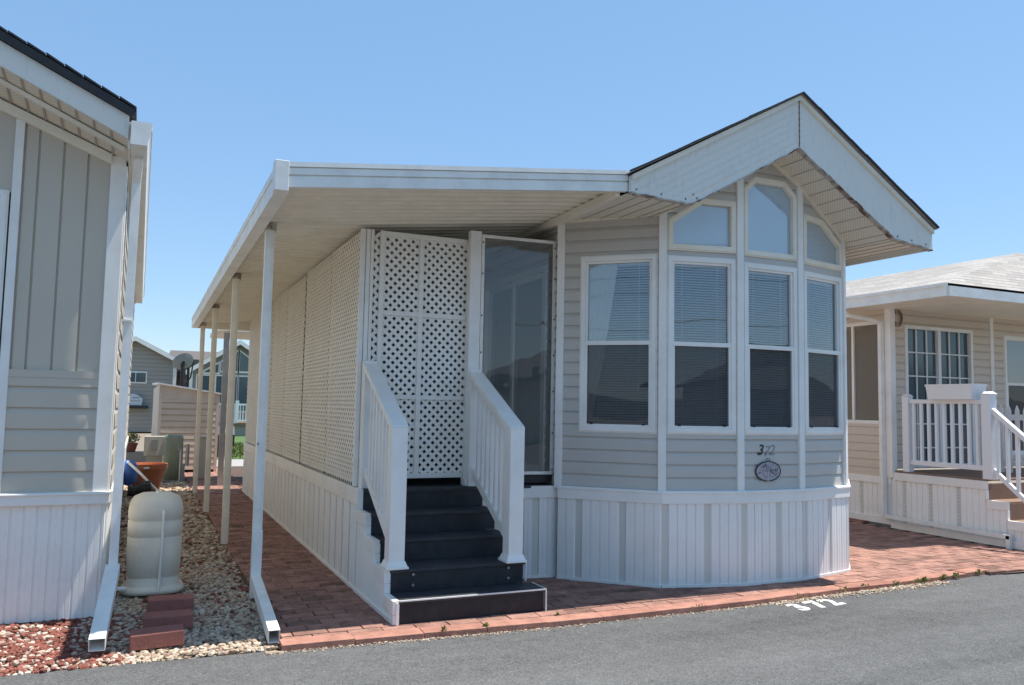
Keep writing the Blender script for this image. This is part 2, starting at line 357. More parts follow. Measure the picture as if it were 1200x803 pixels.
def make_window(parent,F,u0,u1,z0,z1,rail=None,blinds=True,screen=True,fr=.042,d=.030,pane=None,name='window',label=None,slant=False,curtain=None,latch=True):
    w=MB();ring(w,F,rect(u0,u1,z0,z1),fr,-.07,d);ring(w,F,rect(u0-.012,u1+.012,z0-.012,z1+.012),.022,-.01,d-.012)
    win=w.build(name,WHITE,parent,bevel=.003,label=label)
    iu0,iu1,iz0,iz1=u0+fr,u1-fr,z0+fr,z1-fr
    pane=pane or PANE
    if rail:
        s=MB();ring(s,F,rect(iu0,iu1,rail-.01,iz1),.022,-.03,.012);s.build('upper_sash',WHITE,win,bevel=.002)
        s=MB();ring(s,F,rect(iu0,iu1,iz0,rail+.012),.024,-.02,.024);F.box(s,iu0,iu1,rail-.018,rail+.022,-.02,.03)
        s.build('lower_sash',WHITE,win,bevel=.002)
        p=MB();p.poly([F.p(iu0,rail,-.012),F.p(iu1,rail,-.012),F.p(iu1,iz1,-.012),F.p(iu0,iz1,-.012)]);p.build('pane',pane,win)
        p=MB();p.poly([F.p(iu0,iz0,-.006),F.p(iu1,iz0,-.006),F.p(iu1,rail,-.006),F.p(iu0,rail,-.006)]);p.build('pane',pane,win)
        if screen:
            p=MB();p.poly([F.p(iu0+.02,iz0+.02,.008),F.p(iu1-.02,iz0+.02,.008),F.p(iu1-.02,rail-.015,.008),F.p(iu0+.02,rail-.015,.008)]);p.build('insect_screen',SCRN,win)
        if latch:
            for uu in (iu0+.07,iu1-.07):
                l=MB();F.box(l,uu-.014,uu+.014,iz0+.02,iz0+.036,.012,.028);l.build('latch',BLACKM,win)
    else:
        p=MB();p.poly([F.p(iu0,iz0,-.01),F.p(iu1,iz0,-.01),F.p(iu1,iz1,-.01),F.p(iu0,iz1,-.01)]);p.build('pane',pane,win)
    if blinds:
        b=MB();z=iz0+.03
        ua=iu0+.01
        while z<iz1-.03:
            sg=.0035*math.sin(z*9)
            b.hexa([F.p(ua,z-.007,-.037),F.p(iu1-.01,z-.007+sg,-.037),F.p(iu1-.01,z+.008+sg,-.061),F.p(ua,z+.008,-.061),
                    F.p(ua,z-.0055,-.037),F.p(iu1-.01,z-.0055+sg,-.037),F.p(iu1-.01,z+.0095+sg,-.061),F.p(ua,z+.0095,-.061)])
            z+=.024
        F.box(b,iu0+.008,iu1-.008,iz1-.035,iz1-.002,-.070,-.034)
        for q in (.2,.8):
            uu=iu0+(iu1-iu0)*q
            F.box(b,uu-.002,uu+.002,iz0+.02,iz1-.03,-.035,-.033)
        b.build('blind',BLIND,win)
    if curtain:
        cpoly=[(iu0+.01,iz1-.02),(iu0+.27,iz1-.02),(iu0+.22,iz1-.5),(iu0+.12,rail-.05),(iu0+.05,iz0+.1),(iu0+.01,iz0+.1)]
        c=MB();n=30
        import bisect
        zs=[iz1-.02-(iz1-iz0-.1)*k/14 for k in range(15)]
        def wd(z):
            t=(iz1-z)/(iz1-iz0);return .27*(1-t)**.8+.03
        for a,b2 in zip(zs[:-1],zs[1:]):
            for k in range(n):
                q0,q1=k/n,(k+1)/n
                f=lambda q:-.024-.006*math.sin(q*38)
                c.poly([F.p(iu0+.01+wd(a)*q0,a,f(q0)),F.p(iu0+.01+wd(a)*q1,a,f(q1)),F.p(iu0+.01+wd(b2)*q1,b2,f(q1)),F.p(iu0+.01+wd(b2)*q0,b2,f(q0))])
        c.build('curtain',CURT,win,smooth=True)
    return win
def arch_window(parent,F,po,fr=.046,d=.032,label=None):
    w=MB();pi=ring(w,F,po,fr,-.06,d);ring(w,F,inset(po,-.012),.022,-.01,d-.012);win=w.build('arched_window',CREAM,parent,bevel=.003,label=label)
    p=MB();p.poly([F.p(*q,-.012) for q in pi]);p.build('pane',PANE_U,win)
    s=MB();s.poly([F.p(*q,-.022) for q in inset(po,fr-.01)]);s.build('window_film',BLINDG,win)
    return win
def lattice(mb,F,u0,u1,z0,z1,pitch=.0575,w=.033,d0=0,t=.006):
    """two crossing layers of diagonal strips clipped to a rectangle"""
    def clip(c,sgn):
        # line u - sgn*z = c*sqrt2 ; returns end parameters inside rect
        k=c*math.sqrt(2)
        pts=[]
        # u = k + sgn*z
        zlo,zhi=z0,z1
        if sgn>0: lo=max(zlo,u0-k);hi=min(zhi,u1-k)
        else: lo=max(zlo,k-u1);hi=min(zhi,k-u0)
        if hi-lo<.01: return None
        return (k+sgn*lo,lo),(k+sgn*hi,hi)
    for sgn,dd in ((1,d0),(-1,d0+t)):
        cmin=min(u0-sgn*z0,u0-sgn*z1,u1-sgn*z0,u1-sgn*z1)/math.sqrt(2);cmax=max(u0-sgn*z0,u0-sgn*z1,u1-sgn*z0,u1-sgn*z1)/math.sqrt(2)
        c=math.ceil(cmin/pitch)*pitch
        while c<cmax:
            r=clip(c,sgn)
            if r:
                (ua,za),(ub,zb)=r
                mb.bar(F.p(ua,za,dd),F.p(ub,zb,dd),w,t*.95,up=F.n)
            c+=pitch
def stones(mb,fn,n,smin,smax,zbase,rnd):
    phi=(1+5**.5)/2
    ico=[V(p).normalized() for p in ((-1,phi,0),(1,phi,0),(-1,-phi,0),(1,-phi,0),(0,-1,phi),(0,1,phi),(0,-1,-phi),(0,1,-phi),(phi,0,-1),(phi,0,1),(-phi,0,-1),(-phi,0,1))]
    fc=((0,11,5),(0,5,1),(0,1,7),(0,7,10),(0,10,11),(1,5,9),(5,11,4),(11,10,2),(10,7,6),(7,1,8),(3,9,4),(3,4,2),(3,2,6),(3,6,8),(3,8,9),(4,9,5),(2,4,11),(6,2,10),(8,6,7),(9,8,1))
    for _ in range(n):
        q=fn(rnd)
        if q is None: continue
        x,y,sc=q
        s=rnd.uniform(smin,smax)*sc;m=Matrix.Rotation(rnd.uniform(0,6.28),3,'Z')@Matrix.Rotation(rnd.uniform(-.6,.6),3,'X')
        sx,sy,sz=s*rnd.uniform(.8,1.3),s*rnd.uniform(.6,1),s*rnd.uniform(.45,.75)
        k=len(mb.v);z=zbase+rnd.uniform(-.2,.9)*s*.7
        for p in ico:
            j=rnd.uniform(.8,1.15);w=m@V((p.x*sx*j,p.y*sy*j,p.z*sz*j));mb.v.append((x+w.x,y+w.y,z+w.z))
        for f in fc: mb.f.append(tuple(k+i for i in f));mb.m.append(0)
def leaves(mb,c,r,n,size,rnd,flat=1.0):
    for _ in range(n):
        while True:
            p=V((rnd.uniform(-1,1),rnd.uniform(-1,1),rnd.uniform(-1,1)))
            if p.length<1: break
        p=V((p.x*r[0],p.y*r[1],p.z*r[2]))+V(c)
        a=V((rnd.gauss(0,1),rnd.gauss(0,1),rnd.gauss(0,1)*flat)).normalized();b=a.cross(V((rnd.gauss(0,1),rnd.gauss(0,1),rnd.gauss(0,1)))).normalized()
        s=size*rnd.uniform(.6,1.3)
        mb.poly([p-a*s,p-b*s*.4,p+a*s,p+b*s*.4])

# ================================================================== SETTING
def sheet(name,x0,x1,y0,y1,z,m):
    b=MB();b.poly([(x0,y0,z),(x1,y0,z),(x1,y1,z),(x0,y1,z)]);return struct(b.build(name,m))
sheet('ground',-400,400,-400,600,-.060,DIRT)
b=MB()
def ridge(y,h,x0,x1,n,sd):
    rr=random.Random(sd);z=[h*(.6+.4*math.sin(k*.7+sd)+.15*rr.random()) for k in range(n+1)]
    for k in range(n):
        xa=x0+(x1-x0)*k/n;xb=x0+(x1-x0)*(k+1)/n
        b.poly([(xa,y,-.06),(xb,y,-.06),(xb,y*1.12,z[k+1]),(xa,y*1.12,z[k])]);b.poly([(xa,y*1.12,z[k]),(xb,y*1.12,z[k+1]),(xb,y*1.4,-.06),(xa,y*1.4,-.06)])
ridge(-70,11,-300,300,40,2)
struct(b.build('unseen_hills',mat('hill_scrub',(.06,.065,.05),.95,dirt=.7,dirt_rgb=(.03,.04,.025),scale=.1)))  # ridge added behind the camera to darken the lower window reflections
b=MB()
edge=[(-60,5.75),(-3,5.76),(-.66,5.72),(.1,5.69),(.83,5.66),(.93,5.62),(1.9,5.58),(2.84,5.53),(4.3,5.53),(5.0,5.56),(5.94,5.63),(6.6,5.66),(7.29,5.70),(8.10,5.785),(8.22,5.70),(8.51,5.68),(9.9,5.60),(60,5.2)]
for (xa,ya),(xb,yb) in zip(edge[:-1],edge[1:]):
    b.poly([(xa,-40,-.035),(xb,-40,-.035),(xb,yb,-.035),(xa,ya,-.035)])
struct(b.build('road',ASPH))
sheet('far_street',-60,60,21.6,24.2,-.03,CONC)
sheet('lawn',1.0,60,24.2,90,-.02,GRASSM)
sheet('gravel_bed',-5,.97,5.66,21,-.050,DIRT)
b=MB()
for (xa,ya),(xb,yb) in zip(edge[5:-1],edge[6:]):
    if xa<9.9: b.poly([(xa,ya+.01,-.022),(min(xb,9.9),yb+.01,-.022),(min(xb,9.9),21.4,-.022),(xa,21.4,-.022)])
struct(b.build('patio_base',JOINT))
# paving bricks
b=MB();bl,bw=.245,.122
def inpatio(x,y):
    if y>21.3 or x<.965 or x>9.72: return False
    if x>1.79 and y>5.6:
        if 1.8<x<2.95 and y>5.95: return False
        if 2.95<x<3.7 and y>7.3: return False
        if x<7.2 and y>7.2 and x>3.6: return False
        if y>15.6 and x<3.6: return True
        if 3.9<x<7.1 and y>6.9: return False
        if x<3.7 and y>7.3: return False
    # front line follows the edging
    fx=[e for e in edge if e[0]>=.9]
    for (xa,ya),(xb,yb) in zip(fx[:-1],fx[1:]):
        if xa<=x<=xb:
            return y>ya+(yb-ya)*(x-xa)/(xb-xa)+(.165 if x<8.1 else .03)
    return False
j=0;y=5.6
while y<21.3:
    x=.80+(j%2)*bl*.5
    while x<9.8:
        x0_=max(x,.962);bl_=x+bl-x0_;cx,cy=x0_+bl_/2,y+bw/2
        if bl_<.04: x+=bl;continue
        if inpatio(cx,cy):
            b.rbox((cx,cy,-.02+R.uniform(-.003,.003)),(bl_-R.uniform(.003,.010),bw-R.uniform(.003,.010),.04),R.uniform(-.008,.008),R.uniform(-.014,.014),R.uniform(-.009,.009))
        x+=bl
    y+=bw;j+=1
struct(b.build('patio',BRICK,bevel=.004))
# edging bricks along the road
b=MB();pts=[(.93,5.625),(1.9,5.585),(2.84,5.535),(4.3,5.535),(5.0,5.565),(5.94,5.635),(6.6,5.665),(7.29,5.705),(8.10,5.79)]
for (xa,ya),(xb,yb) in zip(pts[:-1],pts[1:]):
    L=math.hypot(xb-xa,yb-ya);n=max(1,round(L/.48));an=math.atan2(yb-ya,xb-xa)
    for k in range(n):
        t=(k+.5)/n;off=.075+R.uniform(-.006,.006)
        cx=xa+(xb-xa)*t-math.sin(an)*off;cy=ya+(yb-ya)*t+math.cos(an)*off
        b.rbox((cx,cy,-.018+R.uniform(-.004,.004)),(L/n-.005,.15,.050),an+R.uniform(-.015,.015),R.uniform(-.02,.02),R.uniform(-.012,.012))
struct(b.build('kerb_strip',EDGEB,bevel=.0035))
# dusty strip of crumbs along the kerb
b=MB()
def crumbs(r):
    i=r.randrange(5,13)
    (xa,ya),(xb,yb)=edge[i-1],edge[i];t=r.random()
    x=xa+(xb-xa)*t
    if i<10 and r.random()<.35: return None
    return x,ya+(yb-ya)*t-abs(r.gauss(0,.03 if i<10 else .055)),(1 if i<10 else 1.5)
stones(b,crumbs,3200,.003,.009,-.034,R)
tag(b.build('loose_grit',STONE_W),'fine pale grit lying against the brick kerb','grit',kind='stuff')
# pebbles and lava rock
def bed(r,x0,x1,y0,y1):
    x=r.uniform(x0,x1);y=r.uniform(y0,y1);return x,y
def pale(r):
    x,y=bed(r,-.3,1.0,5.69,8.6)
    if x<-.08-.0*(y) and y<6.6 and r.random()<.75: return None
    if x<-.2 and y>6.9: return None
    if x>.955: return None
    return x,y,1
def pale2(r):
    x,y=bed(r,-.25,.97,8.6,17.5);return x,y,1.6
b=MB();stones(b,pale,8200,.013,.026,-.04,R);stones(b,pale2,4200,.014,.026,-.04,R)
tag(b.build('pale_pebbles',STONE_W),'pale tan pebbles covering the strip between the homes','pebbles',kind='stuff')
def red(r):
    y=r.uniform(5.70,6.96)
    x=r.uniform(-3.2,.0)+r.gauss(0,.06)
    if x>.1 and r.random()<.6: return None
    return x,y,1
b=MB();stones(b,red,7800,.012,.027,-.038,R)
def red2(r):
    x,y=bed(r,-.2,.95,6.6,17);return x,y,1.2
stones(b,red2,700,.012,.024,-.025,R)
tag(b.build('red_lava_rock',STONE_R),'dark red lava rock in front of the left home','lava rock',kind='stuff')
# lawn grass tufts
b=MB()
for _ in range(2500):
    x=R.uniform(2.2,5.0);y=R.uniform(24.3,33)
    a=R.uniform(0,6.28);h=R.uniform(.04,.09)
    b.poly([(x-.02*math.cos(a),y-.02*math.sin(a),-.02),(x+.02*math.cos(a),y+.02*math.sin(a),-.02),(x+R.uniform(-.03,.03),y+R.uniform(-.03,.03),h)])
tag(b.build('grass',LEAF),'short bright green grass beyond the far street','grass',kind='stuff')
# weeds
b=MB()
for (x,y,n,s) in ((2.05,5.60,16,.02),(2.38,5.60,20,.022),(3.0,5.68,18,.02),(5.9,5.62,14,.016),(6.2,5.66,30,.014),(6.6,5.65,26,.014),(7.0,5.67,60,.015),(7.5,5.71,60,.015),(7.9,5.75,40,.015),(6.9,5.66,40,.012),(7.3,5.69,60,.014),(6.72,6.35,22,.018),(5.3,5.54,12,.012),(4.2,5.52,10,.012)):
    leaves(b,(x,y,.005),(.06 if s<.017 else .03,.02,.025),n,s,R)
tag(b.build('weeds',LEAF),'small green weeds sprouting along the brick kerb','weeds',kind='stuff')

# ================================================================== MAIN HOME
A0,A1,B1,C1,D1,E1=(3.67,6.95),(4.37,6.28),(5.12,6.11),(5.86,6.11),(6.61,6.28),(7.31,6.96)
FA,FB,FC,FD,FE=Facet(A0,A1),Facet(A1,B1),Facet(B1,C1),Facet(C1,D1),Facet(D1,E1)
CX=5.49;YF=5.70
def soff(x,margin=0):
    s=abs(x-CX);base=3.36-.028*(x-CX)
    return max(base,4.06-.57*s-.02*(x-CX))+margin
home=thing('mobile_home','pale grey vinyl mobile home with faceted window bay, arched gable windows and dark lattice-walled porch','mobile home',(5.49,6.1,0))
BZ0,BZ1=.745,.865
HB,HC,HD=[],[],[]
winB=(.05,.72,1.385,3.02);winC=(.045,.695,1.385,3.0);winD=(.055,.725,1.385,2.985);winA=(.20,.915,1.385,3.035)
archB=[(.05,3.095),(.725,3.095),(.725,3.575),(.38,3.585),(.05,3.36)]
archC=[(.045,3.085),(.695,3.085),(.695,3.72),(.56,3.845),(.18,3.845),(.045,3.72)]
archD=[(.055,3.075),(.735,3.075),(.735,3.33),(.40,3.545),(.055,3.56)]
def hole(p): return inset(p,.015)
w=MB()
siding(w,FA,0,FA.L,BZ1,3.6,.117,[hole(rect(*winA))])
for F,wr,ar in ((FB,winB,archB),(FC,winC,archC),(FD,winD,archD)):
    siding(w,F,0,F.L,BZ1,4.5,.117,[hole(rect(*wr)),hole(ar)],topfn=lambda u,F=F: soff(F.p(u,0).x,.22))
siding(w,FE,0,FE.L,BZ1,3.6,.117,[])
# flat area behind mouldings between the tall windows and the arched ones
w.build('bay_siding',SID_M,home)
# side wall (porch side) and the other walls
FS=Facet((3.67,15.4),(3.67,6.95))   # dir -Y, normal -X
w=MB();siding(w,FS,0,FS.L,.86,3.45,.117,[hole(rect(FS.L-1.95,FS.L-.27,.90,3.03))])
w.build('porch_side_siding',SID_M,home)
w=MB();w.box(7.30,7.34,6.96,15.4,.0,3.5);w.build('far_side_wall',SID_M,home)
w=MB();w.box(3.68,7.30,15.36,15.4,0,3.5)
w.prism([(3.68,15.36,3.5),(7.30,15.36,3.5),(5.49,15.36,4.48)],(0,.04,0));w.build('rear_wall',SID_M,home)
# interior room so that windows look into a dim space
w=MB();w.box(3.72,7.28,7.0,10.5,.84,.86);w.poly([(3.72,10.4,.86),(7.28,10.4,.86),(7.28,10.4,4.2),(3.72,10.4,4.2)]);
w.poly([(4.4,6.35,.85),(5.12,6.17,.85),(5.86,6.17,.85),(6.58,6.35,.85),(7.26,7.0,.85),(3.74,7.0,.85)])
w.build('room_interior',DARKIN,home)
# corner trims
for F,u,zt in ((FA,-.005,soff(3.67)),(FB,0,soff(4.37)),(FC,0,soff(5.12)),(FD,0,soff(5.86)),(FE,0,soff(6.61)),(FE,FE.L,soff(7.31))):
    t=MB();P=F.p(u,0)
    pr={id(FA):FA.n,id(FB):(FA.n+FB.n).normalized(),id(FC):(FB.n+FC.n).normalized(),id(FD):(FC.n+FD.n).normalized(),id(FE):(FD.n+FE.n).normalized()}[id(F)]
    if u>.1: pr=FE.n
    s=V((-pr.y,pr.x,0))
    c=P+pr*.012
    t.hexa([c-s*.036+pr*.022+V((0,0,.835)),c+s*.036+pr*.022+V((0,0,.835)),c+s*.036-pr*.02+V((0,0,.835)),c-s*.036-pr*.02+V((0,0,.835)),
            c-s*.036+pr*.022+V((0,0,zt)),c+s*.036+pr*.022+V((0,0,zt)),c+s*.036-pr*.02+V((0,0,zt)),c-s*.036-pr*.02+V((0,0,zt))])
    t.build('corner_trim',WHITE,home,bevel=.004)
# windows
make_window(home,FA,*winA,rail=2.21,curtain=True,label='double-hung window with a white curtain drawn to one side')
make_window(home,FB,*winB,rail=2.205)
make_window(home,FC,*winC,rail=2.205)
make_window(home,FD,*winD,rail=2.205)
arch_window(home,FB,archB,label='upper window with its left corner cut away')
arch_window(home,FC,archC,label='tallest upper window with both top corners cut')
arch_window(home,FD,archD,label='upper window with its right corner cut away')
# cream soffit moulding where wall meets soffit
t=MB()
for F in (FA,FB,FC,FD,FE):
    n=6 if F in (FB,FC,FD) else 1
    for k in range(n):
        a,b_=F.L*k/n,F.L*(k+1)/n
        pa=F.p(a,0,.024);pb=F.p(b_,0,.024);za=soff(pa.x)-.018;zb=soff(pb.x)-.018
        t.vbar((pa.x,pa.y,za),(pb.x,pb.y,zb),.03,.035,F.n)
t.build('soffit_moulding',CREAM,home)
# skirt band + skirting
t=MB();t2=MB()
fs=[FA,FB,FC,FD,FE]
def offpt(i,d):   # mitred outward offset of polyline vertex i
    P=[V((*q,0)) for q in (A0,A1,B1,C1,D1,E1)]
    ns=[f.n for f in fs]
    if i==0: return P[0]+ns[0]*d
    if i==5: return P[5]+ns[4]*d
    m=(ns[i-1]+ns[i]).normalized();return P[i]+m*(d/m.dot(ns[i]))
for i in range(5):
    a,b_,c,d=offpt(i,.055),offpt(i+1,.055),offpt(i+1,-.01),offpt(i,-.01);z=lambda h:V((0,0,h))
    t.hexa([a+z(BZ0),b_+z(BZ0),c+z(BZ0),d+z(BZ0),a+z(BZ1-.004),b_+z(BZ1-.004),c+z(BZ1),d+z(BZ1)])
    a,b_,c,d=offpt(i,.062),offpt(i+1,.062),offpt(i+1,.05),offpt(i,.05)
    t.hexa([a+z(BZ1-.03),b_+z(BZ1-.03),c+z(BZ1-.03),d+z(BZ1-.03),a+z(BZ1-.01),b_+z(BZ1-.01),c+z(BZ1-.01),d+z(BZ1-.01)])
t.build('skirt_band',WHITE,home,bevel=.004)
t=MB();t2=VL();k=0
# rounded skirt path through the bay
path=[offpt(0,.03),offpt(1,.03),offpt(2,.03),offpt(3,.03),offpt(4,.03),offpt(5,.03)]
for a,b_ in zip(path[:-1],path[1:]):
    F=Facet((a.x,a.y),(b_.x,b_.y));k=skirt(t,t2,F,0,F.L,0.0,BZ0,start=k)
t.build('skirting',WHITE3,home);t2.build('vent_strip',VENT,home)
t=MB()
for a,b_ in zip(path[:-1],path[1:]):
    F=Facet((a.x,a.y),(b_.x,b_.y));F.box(t,0,F.L,-.01,.022,-.02,.02)
t.build('skirt_base_trim',WHITE,home)
# roof
roofL=[(3.62,3.54),(CX,4.555)];roofR=[(7.36,3.46)]
t=MB();y0,y1=5.655,15.7
t.prism([(3.62,y0,3.550),(CX,y0,4.556),(7.27,y0,3.468),(7.27,y0,3.480),(CX,y0,4.570),(3.62,y0,3.562)],(0,y1-y0,0))
t.build('shingle_roof',SHING,home)
t=MB()
for (xa,za),(xb,zb) in (((3.61,3.545),(CX,4.551)),((CX,4.551),(7.28,3.463))):
    n=9
    for q in range(n):
        s0,s1=q/n,(q+1)/n-.004
        t.vbar((xa+(xb-xa)*s0,5.65,za+(zb-za)*s0+.014+R.uniform(0,.008)),(xa+(xb-xa)*s1,5.65,za+(zb-za)*s1+.014+R.uniform(0,.004)),.03,.016,(0,1,0))
t.build('shingle_edge',SHDARK,home)
# gable boards (in front, Y 5.70)
xl,xr=3.65,7.245
def gab(name,pts,mirror=False):
    t=MB();t.prism([(x,YF,z) for x,z in pts],(0,.045,0));return t.build(name,BOARD,home,bevel=.003)
gab('gable_board',[(xl,3.40),(4.27,3.375),(CX-.002,4.055),(CX-.002,4.545),(xl,3.545)])
gab('gable_board',[(CX+.002,4.055),(6.72,3.32),(xr,3.265),(xr,3.465),(CX+.002,4.545)])
t=MB()  # plank ribs running along each rake
for s in range(1,7):
    f=s/7.0
    xs=CX-(.0);za=4.545-.49*f
    L=1.84*(1-.0)
    # left ribs parallel to the rake, clipped at the bottom cut
    x_end=max(xl,CX-(za-3.42)/.547) if za-.547*(CX-xl)<3.42 else xl
    t.vbar((x_end,YF-.002,za-.547*(CX-x_end)),(CX-.01,YF-.002,za),.005,.007,(0,1,0))
    x_end=min(xr,CX+(za-3.34)/.60) if za-.60*(xr-CX)<3.34 else xr
t.build('gable_board_rib',BOARD,home)
t=MB()  # drip edge trims
t.vbar((xl,YF-.012,3.525),(CX,YF-.012,4.53),.03,.045,(0,1,0));t.vbar((CX,YF-.012,4.53),(xr,YF-.012,3.445),.03,.045,(0,1,0))
t.build('drip_edge',CREAM,home)
t=MB()
for (xa,za),(xb,zb) in (((4.27,3.372),(CX,4.052)),((CX,4.052),(6.72,3.317)),((xl,3.398),(4.27,3.372)),((6.72,3.317),(xr,3.262))):
    n=14
    for q in range(n):
        s0,s1=q/n,(q+1)/n
        jit=R.uniform(-.006,.004)
        t.vbar((xa+(xb-xa)*s0,YF+.02,za+(zb-za)*s0+jit),(xa+(xb-xa)*s1,YF+.02,za+(zb-za)*s1+jit),.056,.012,(0,1,0))
t.build('rusty_lower_edge',RUST,home)
t=MB()
for q in range(8): t.rbox((CX,YF-.004,4.10+q*.058),(.010,.008,.010))
for x,z in ((3.70,3.43),(3.95,3.42),(4.2,3.41),(4.32,3.43),(6.75,3.35),(6.95,3.33),(7.15,3.31),(4.28,3.46)): t.rbox((x,YF-.003,z),(.010,.006,.014))
t.rbox((CX,YF-.003,4.30),(.006,.006,.47))
t.build('board_screw',SCREWM,home)
# end caps at the right eave
t=MB();t.box(7.235,7.262,5.72,15.6,3.262,3.465);t.build('eave_fascia',BOARD,home)
# soffit panels: horizontal wings and sloped middle, joints along Y
t=MB();s=MB()
def strip(x0,x1,y0,y1):
    z0_,z1_=soff(x0),soff(x1)
    t.poly([(x0+.002,y0,z0_),(x1-.002,y0,z1_),(x1-.002,y1,z1_),(x0+.002,y1,z0_)])
    s.vbar((x1,y0,z1_-.002),(x1,y1,z1_-.002),.006,.008,(1,0,0))
xs=[3.66]
xk=[3.66+.13*i for i in range(0,28)]
xk=[x for x in xk if x<7.24]+[7.24]
# include the slope breaks
for bx in (CX-1.23,CX,CX+1.23): xk.append(bx)
xk=sorted(set(round(x,3) for x in xk))
for a,b_ in zip(xk[:-1],xk[1:]):
    if b_-a>.004: strip(a,b_,YF+.045,7.05)
t.build('soffit',SOFF_M,home);s.build('soffit_joint',JOINTS,home)
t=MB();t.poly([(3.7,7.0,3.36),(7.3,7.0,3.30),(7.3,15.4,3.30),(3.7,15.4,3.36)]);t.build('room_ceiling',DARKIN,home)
# sliding glass door on the porch side
d0,d1=FS.L-1.93,FS.L-.29
d=MB();ring(d,FS,rect(d0,d1,.90,3.02),.06,-.06,.03);door=d.build('sliding_door',WHITE,home,bevel=.003)
mid=(d0+d1)/2
d=MB();ring(d,FS,rect(d0+.06,mid+.03,.96,2.96),.055,-.05,-.02);d.build('door_panel',WHITE,door)
d=MB();ring(d,FS,rect(mid-.03,d1-.06,.96,2.96),.055,-.015,.015);d.build('door_panel',WHITE,door)
p=MB();p.poly([FS.p(d0+.11,1.0,-.035),FS.p(mid,1.0,-.035),FS.p(mid,2.92,-.035),FS.p(d0+.11,2.92,-.035)]);p.build('pane',PANE_D,door)
p=MB();p.poly([FS.p(mid,1.0,-.002),FS.p(d1-.11,1.0,-.002),FS.p(d1-.11,2.92,-.002),FS.p(mid,2.92,-.002)]);p.build('pane',PANE_D,door)
p=MB()
for q in range(17):
    u=d0+.1+q*.09
    p.poly([FS.p(u,1.0,-.10),FS.p(u+.085,1.0,-.12),FS.p(u+.085,2.92,-.12),FS.p(u,2.92,-.10)])
p.build('vertical_blind',CURT,door)
p=MB();FS.box(p,mid+.0,mid+.02,1.85,2.05,.015,.045);p.build('handle',STEEL,door)
# porch-end skirting between stairs and bay: Y ~7.1
FP=Facet((2.93,7.08),(3.70,6.99))
t=MB();t2=VL();skirt(t,t2,FP,0,FP.L,0,BZ0,start=0,every=4);t.build('skirting',WHITE3,home);t2.build('vent_strip',VENT,home)
t=MB();FP.box(t,0,FP.L,BZ0,BZ1-.01,-.02,.03);t.build('skirt_band',WHITE,home);t=MB();FP.box(t,0,FP.L,-.01,.02,-.02,.02);t.build('skirt_base_trim',WHITE,home)
# long skirting under the lattice wall
FW=Facet((1.77,15.45),(1.77,5.90))
lvl=[(5.88,.172),(6.13,.345),(6.44,.517),(6.74,.69),(7.05,.862)]
def ztop(y):
    z=.0
    for yy,zz in lvl:
        if y>=yy+.0: z=zz
    return z
t=MB();t2=VL();L0=15.45-7.05
skirt(t,t2,FW,0,L0,0.02,BZ0,rib=.10,d=.011,every=3)
for i in range(4):
    ya,za=lvl[i];yb=lvl[i+1][0]
    skirt(t,t2,FW,15.45-yb,15.45-ya,.02,za-.09,vents=False,d=.007)
t.build('long_skirting',WHITE3,home);t2.build('vent_strip',VENT2,home)
t=MB();FW.box(t,0,L0+.02,BZ0-.02,BZ1,-.03,.022)
for i in range(4):
    ya,za=lvl[i];yb=lvl[i+1][0]
    FW.box(t,15.45-yb+.003,15.45-ya+.02,za-.10,za,-.03,.022)
    FW.box(t,15.45-ya-.0,15.45-ya+.022,max(za-.172,.0),za-.101,-.03,.018)
FW.box(t,L0+.022,L0+.04,.69,.86,-.03,.018)
t.build('skirt_cap',WHITE,home,bevel=.004)
t=MB();FW.box(t,0,9.57,-.01,.025,-.02,.02);t.build('skirt_base_trim',WHITE,home)

# ------------------------------------------------ house number + plaque
def text_mesh(name,s,size,m,loc,rot,extr=.003,shear=0,parent=None,label=None,tilt=0,off=0):
    cu=bpy.data.curves.new(name,'FONT');cu.body=s;cu.size=size;cu.extrude=extr;cu.shear=shear;cu.offset=off
    o=bpy.data.objects.new(name,cu);col.objects.link(o)
    dg=bpy.context.evaluated_depsgraph_get();me=bpy.data.meshes.new_from_object(o.evaluated_get(dg));col.objects.unlink(o);bpy.data.objects.remove(o)
    me.name=name;me.materials.clear();me.materials.append(m)
    ob=bpy.data.objects.new(name,me);col.objects.link(ob);ob.location=loc;ob.rotation_euler=rot
    if parent: ob.parent=parent
    return ob
NUMD=mat('dark_number_metal',(.03,.03,.03),.5);NUMF=mat('faded_number_metal',(.26,.26,.27),.5)
hn=thing('house_number','metal house number on siding above the oval plaque','house number',tuple(FC.p(.2,1.19,.016)))
for ch,du,dz,mm in (('3',0,0,NUMD),('7',.075,-.012,NUMF),('2',.14,0,NUMF)):
    text_mesh('digit',ch,.135,mm,(du,0,dz),(math.pi/2,0,0),.004,.25,hn,off=-.001 if mm is NUMF else .002)
pc=FC.p(.32,1.035,.022)
pl=thing('oval_plaque','small oval plaque with dark rim and worn lettering below the house number','plaque',tuple(pc))
PLQ=mat('worn_plaque_face',(.46,.43,.46),.6,dirt=.9,dirt_rgb=(.16,.13,.18),scale=38)
t=MB();n=40;t.prism([(pc.x+.145*math.cos(2*math.pi*k/n),pc.y,pc.z+.088*math.sin(2*math.pi*k/n)) for k in range(n)],(0,-.008,0));t.build('face',PLQ,pl)
t=MB();t.tube([(pc.x+.148*math.cos(2*math.pi*k/n),pc.y-.006,pc.z+.091*math.sin(2*math.pi*k/n)) for k in range(n+1)],.0065,6,False);
t.tube([(pc.x+(.016)*math.cos(2*math.pi*k/12),pc.y-.006,pc.z+.108+.016*math.sin(2*math.pi*k/12)) for k in range(13)],.003,5,False);t.build('rim',NUMD,pl)
t=MB()
R4=random.Random(4)
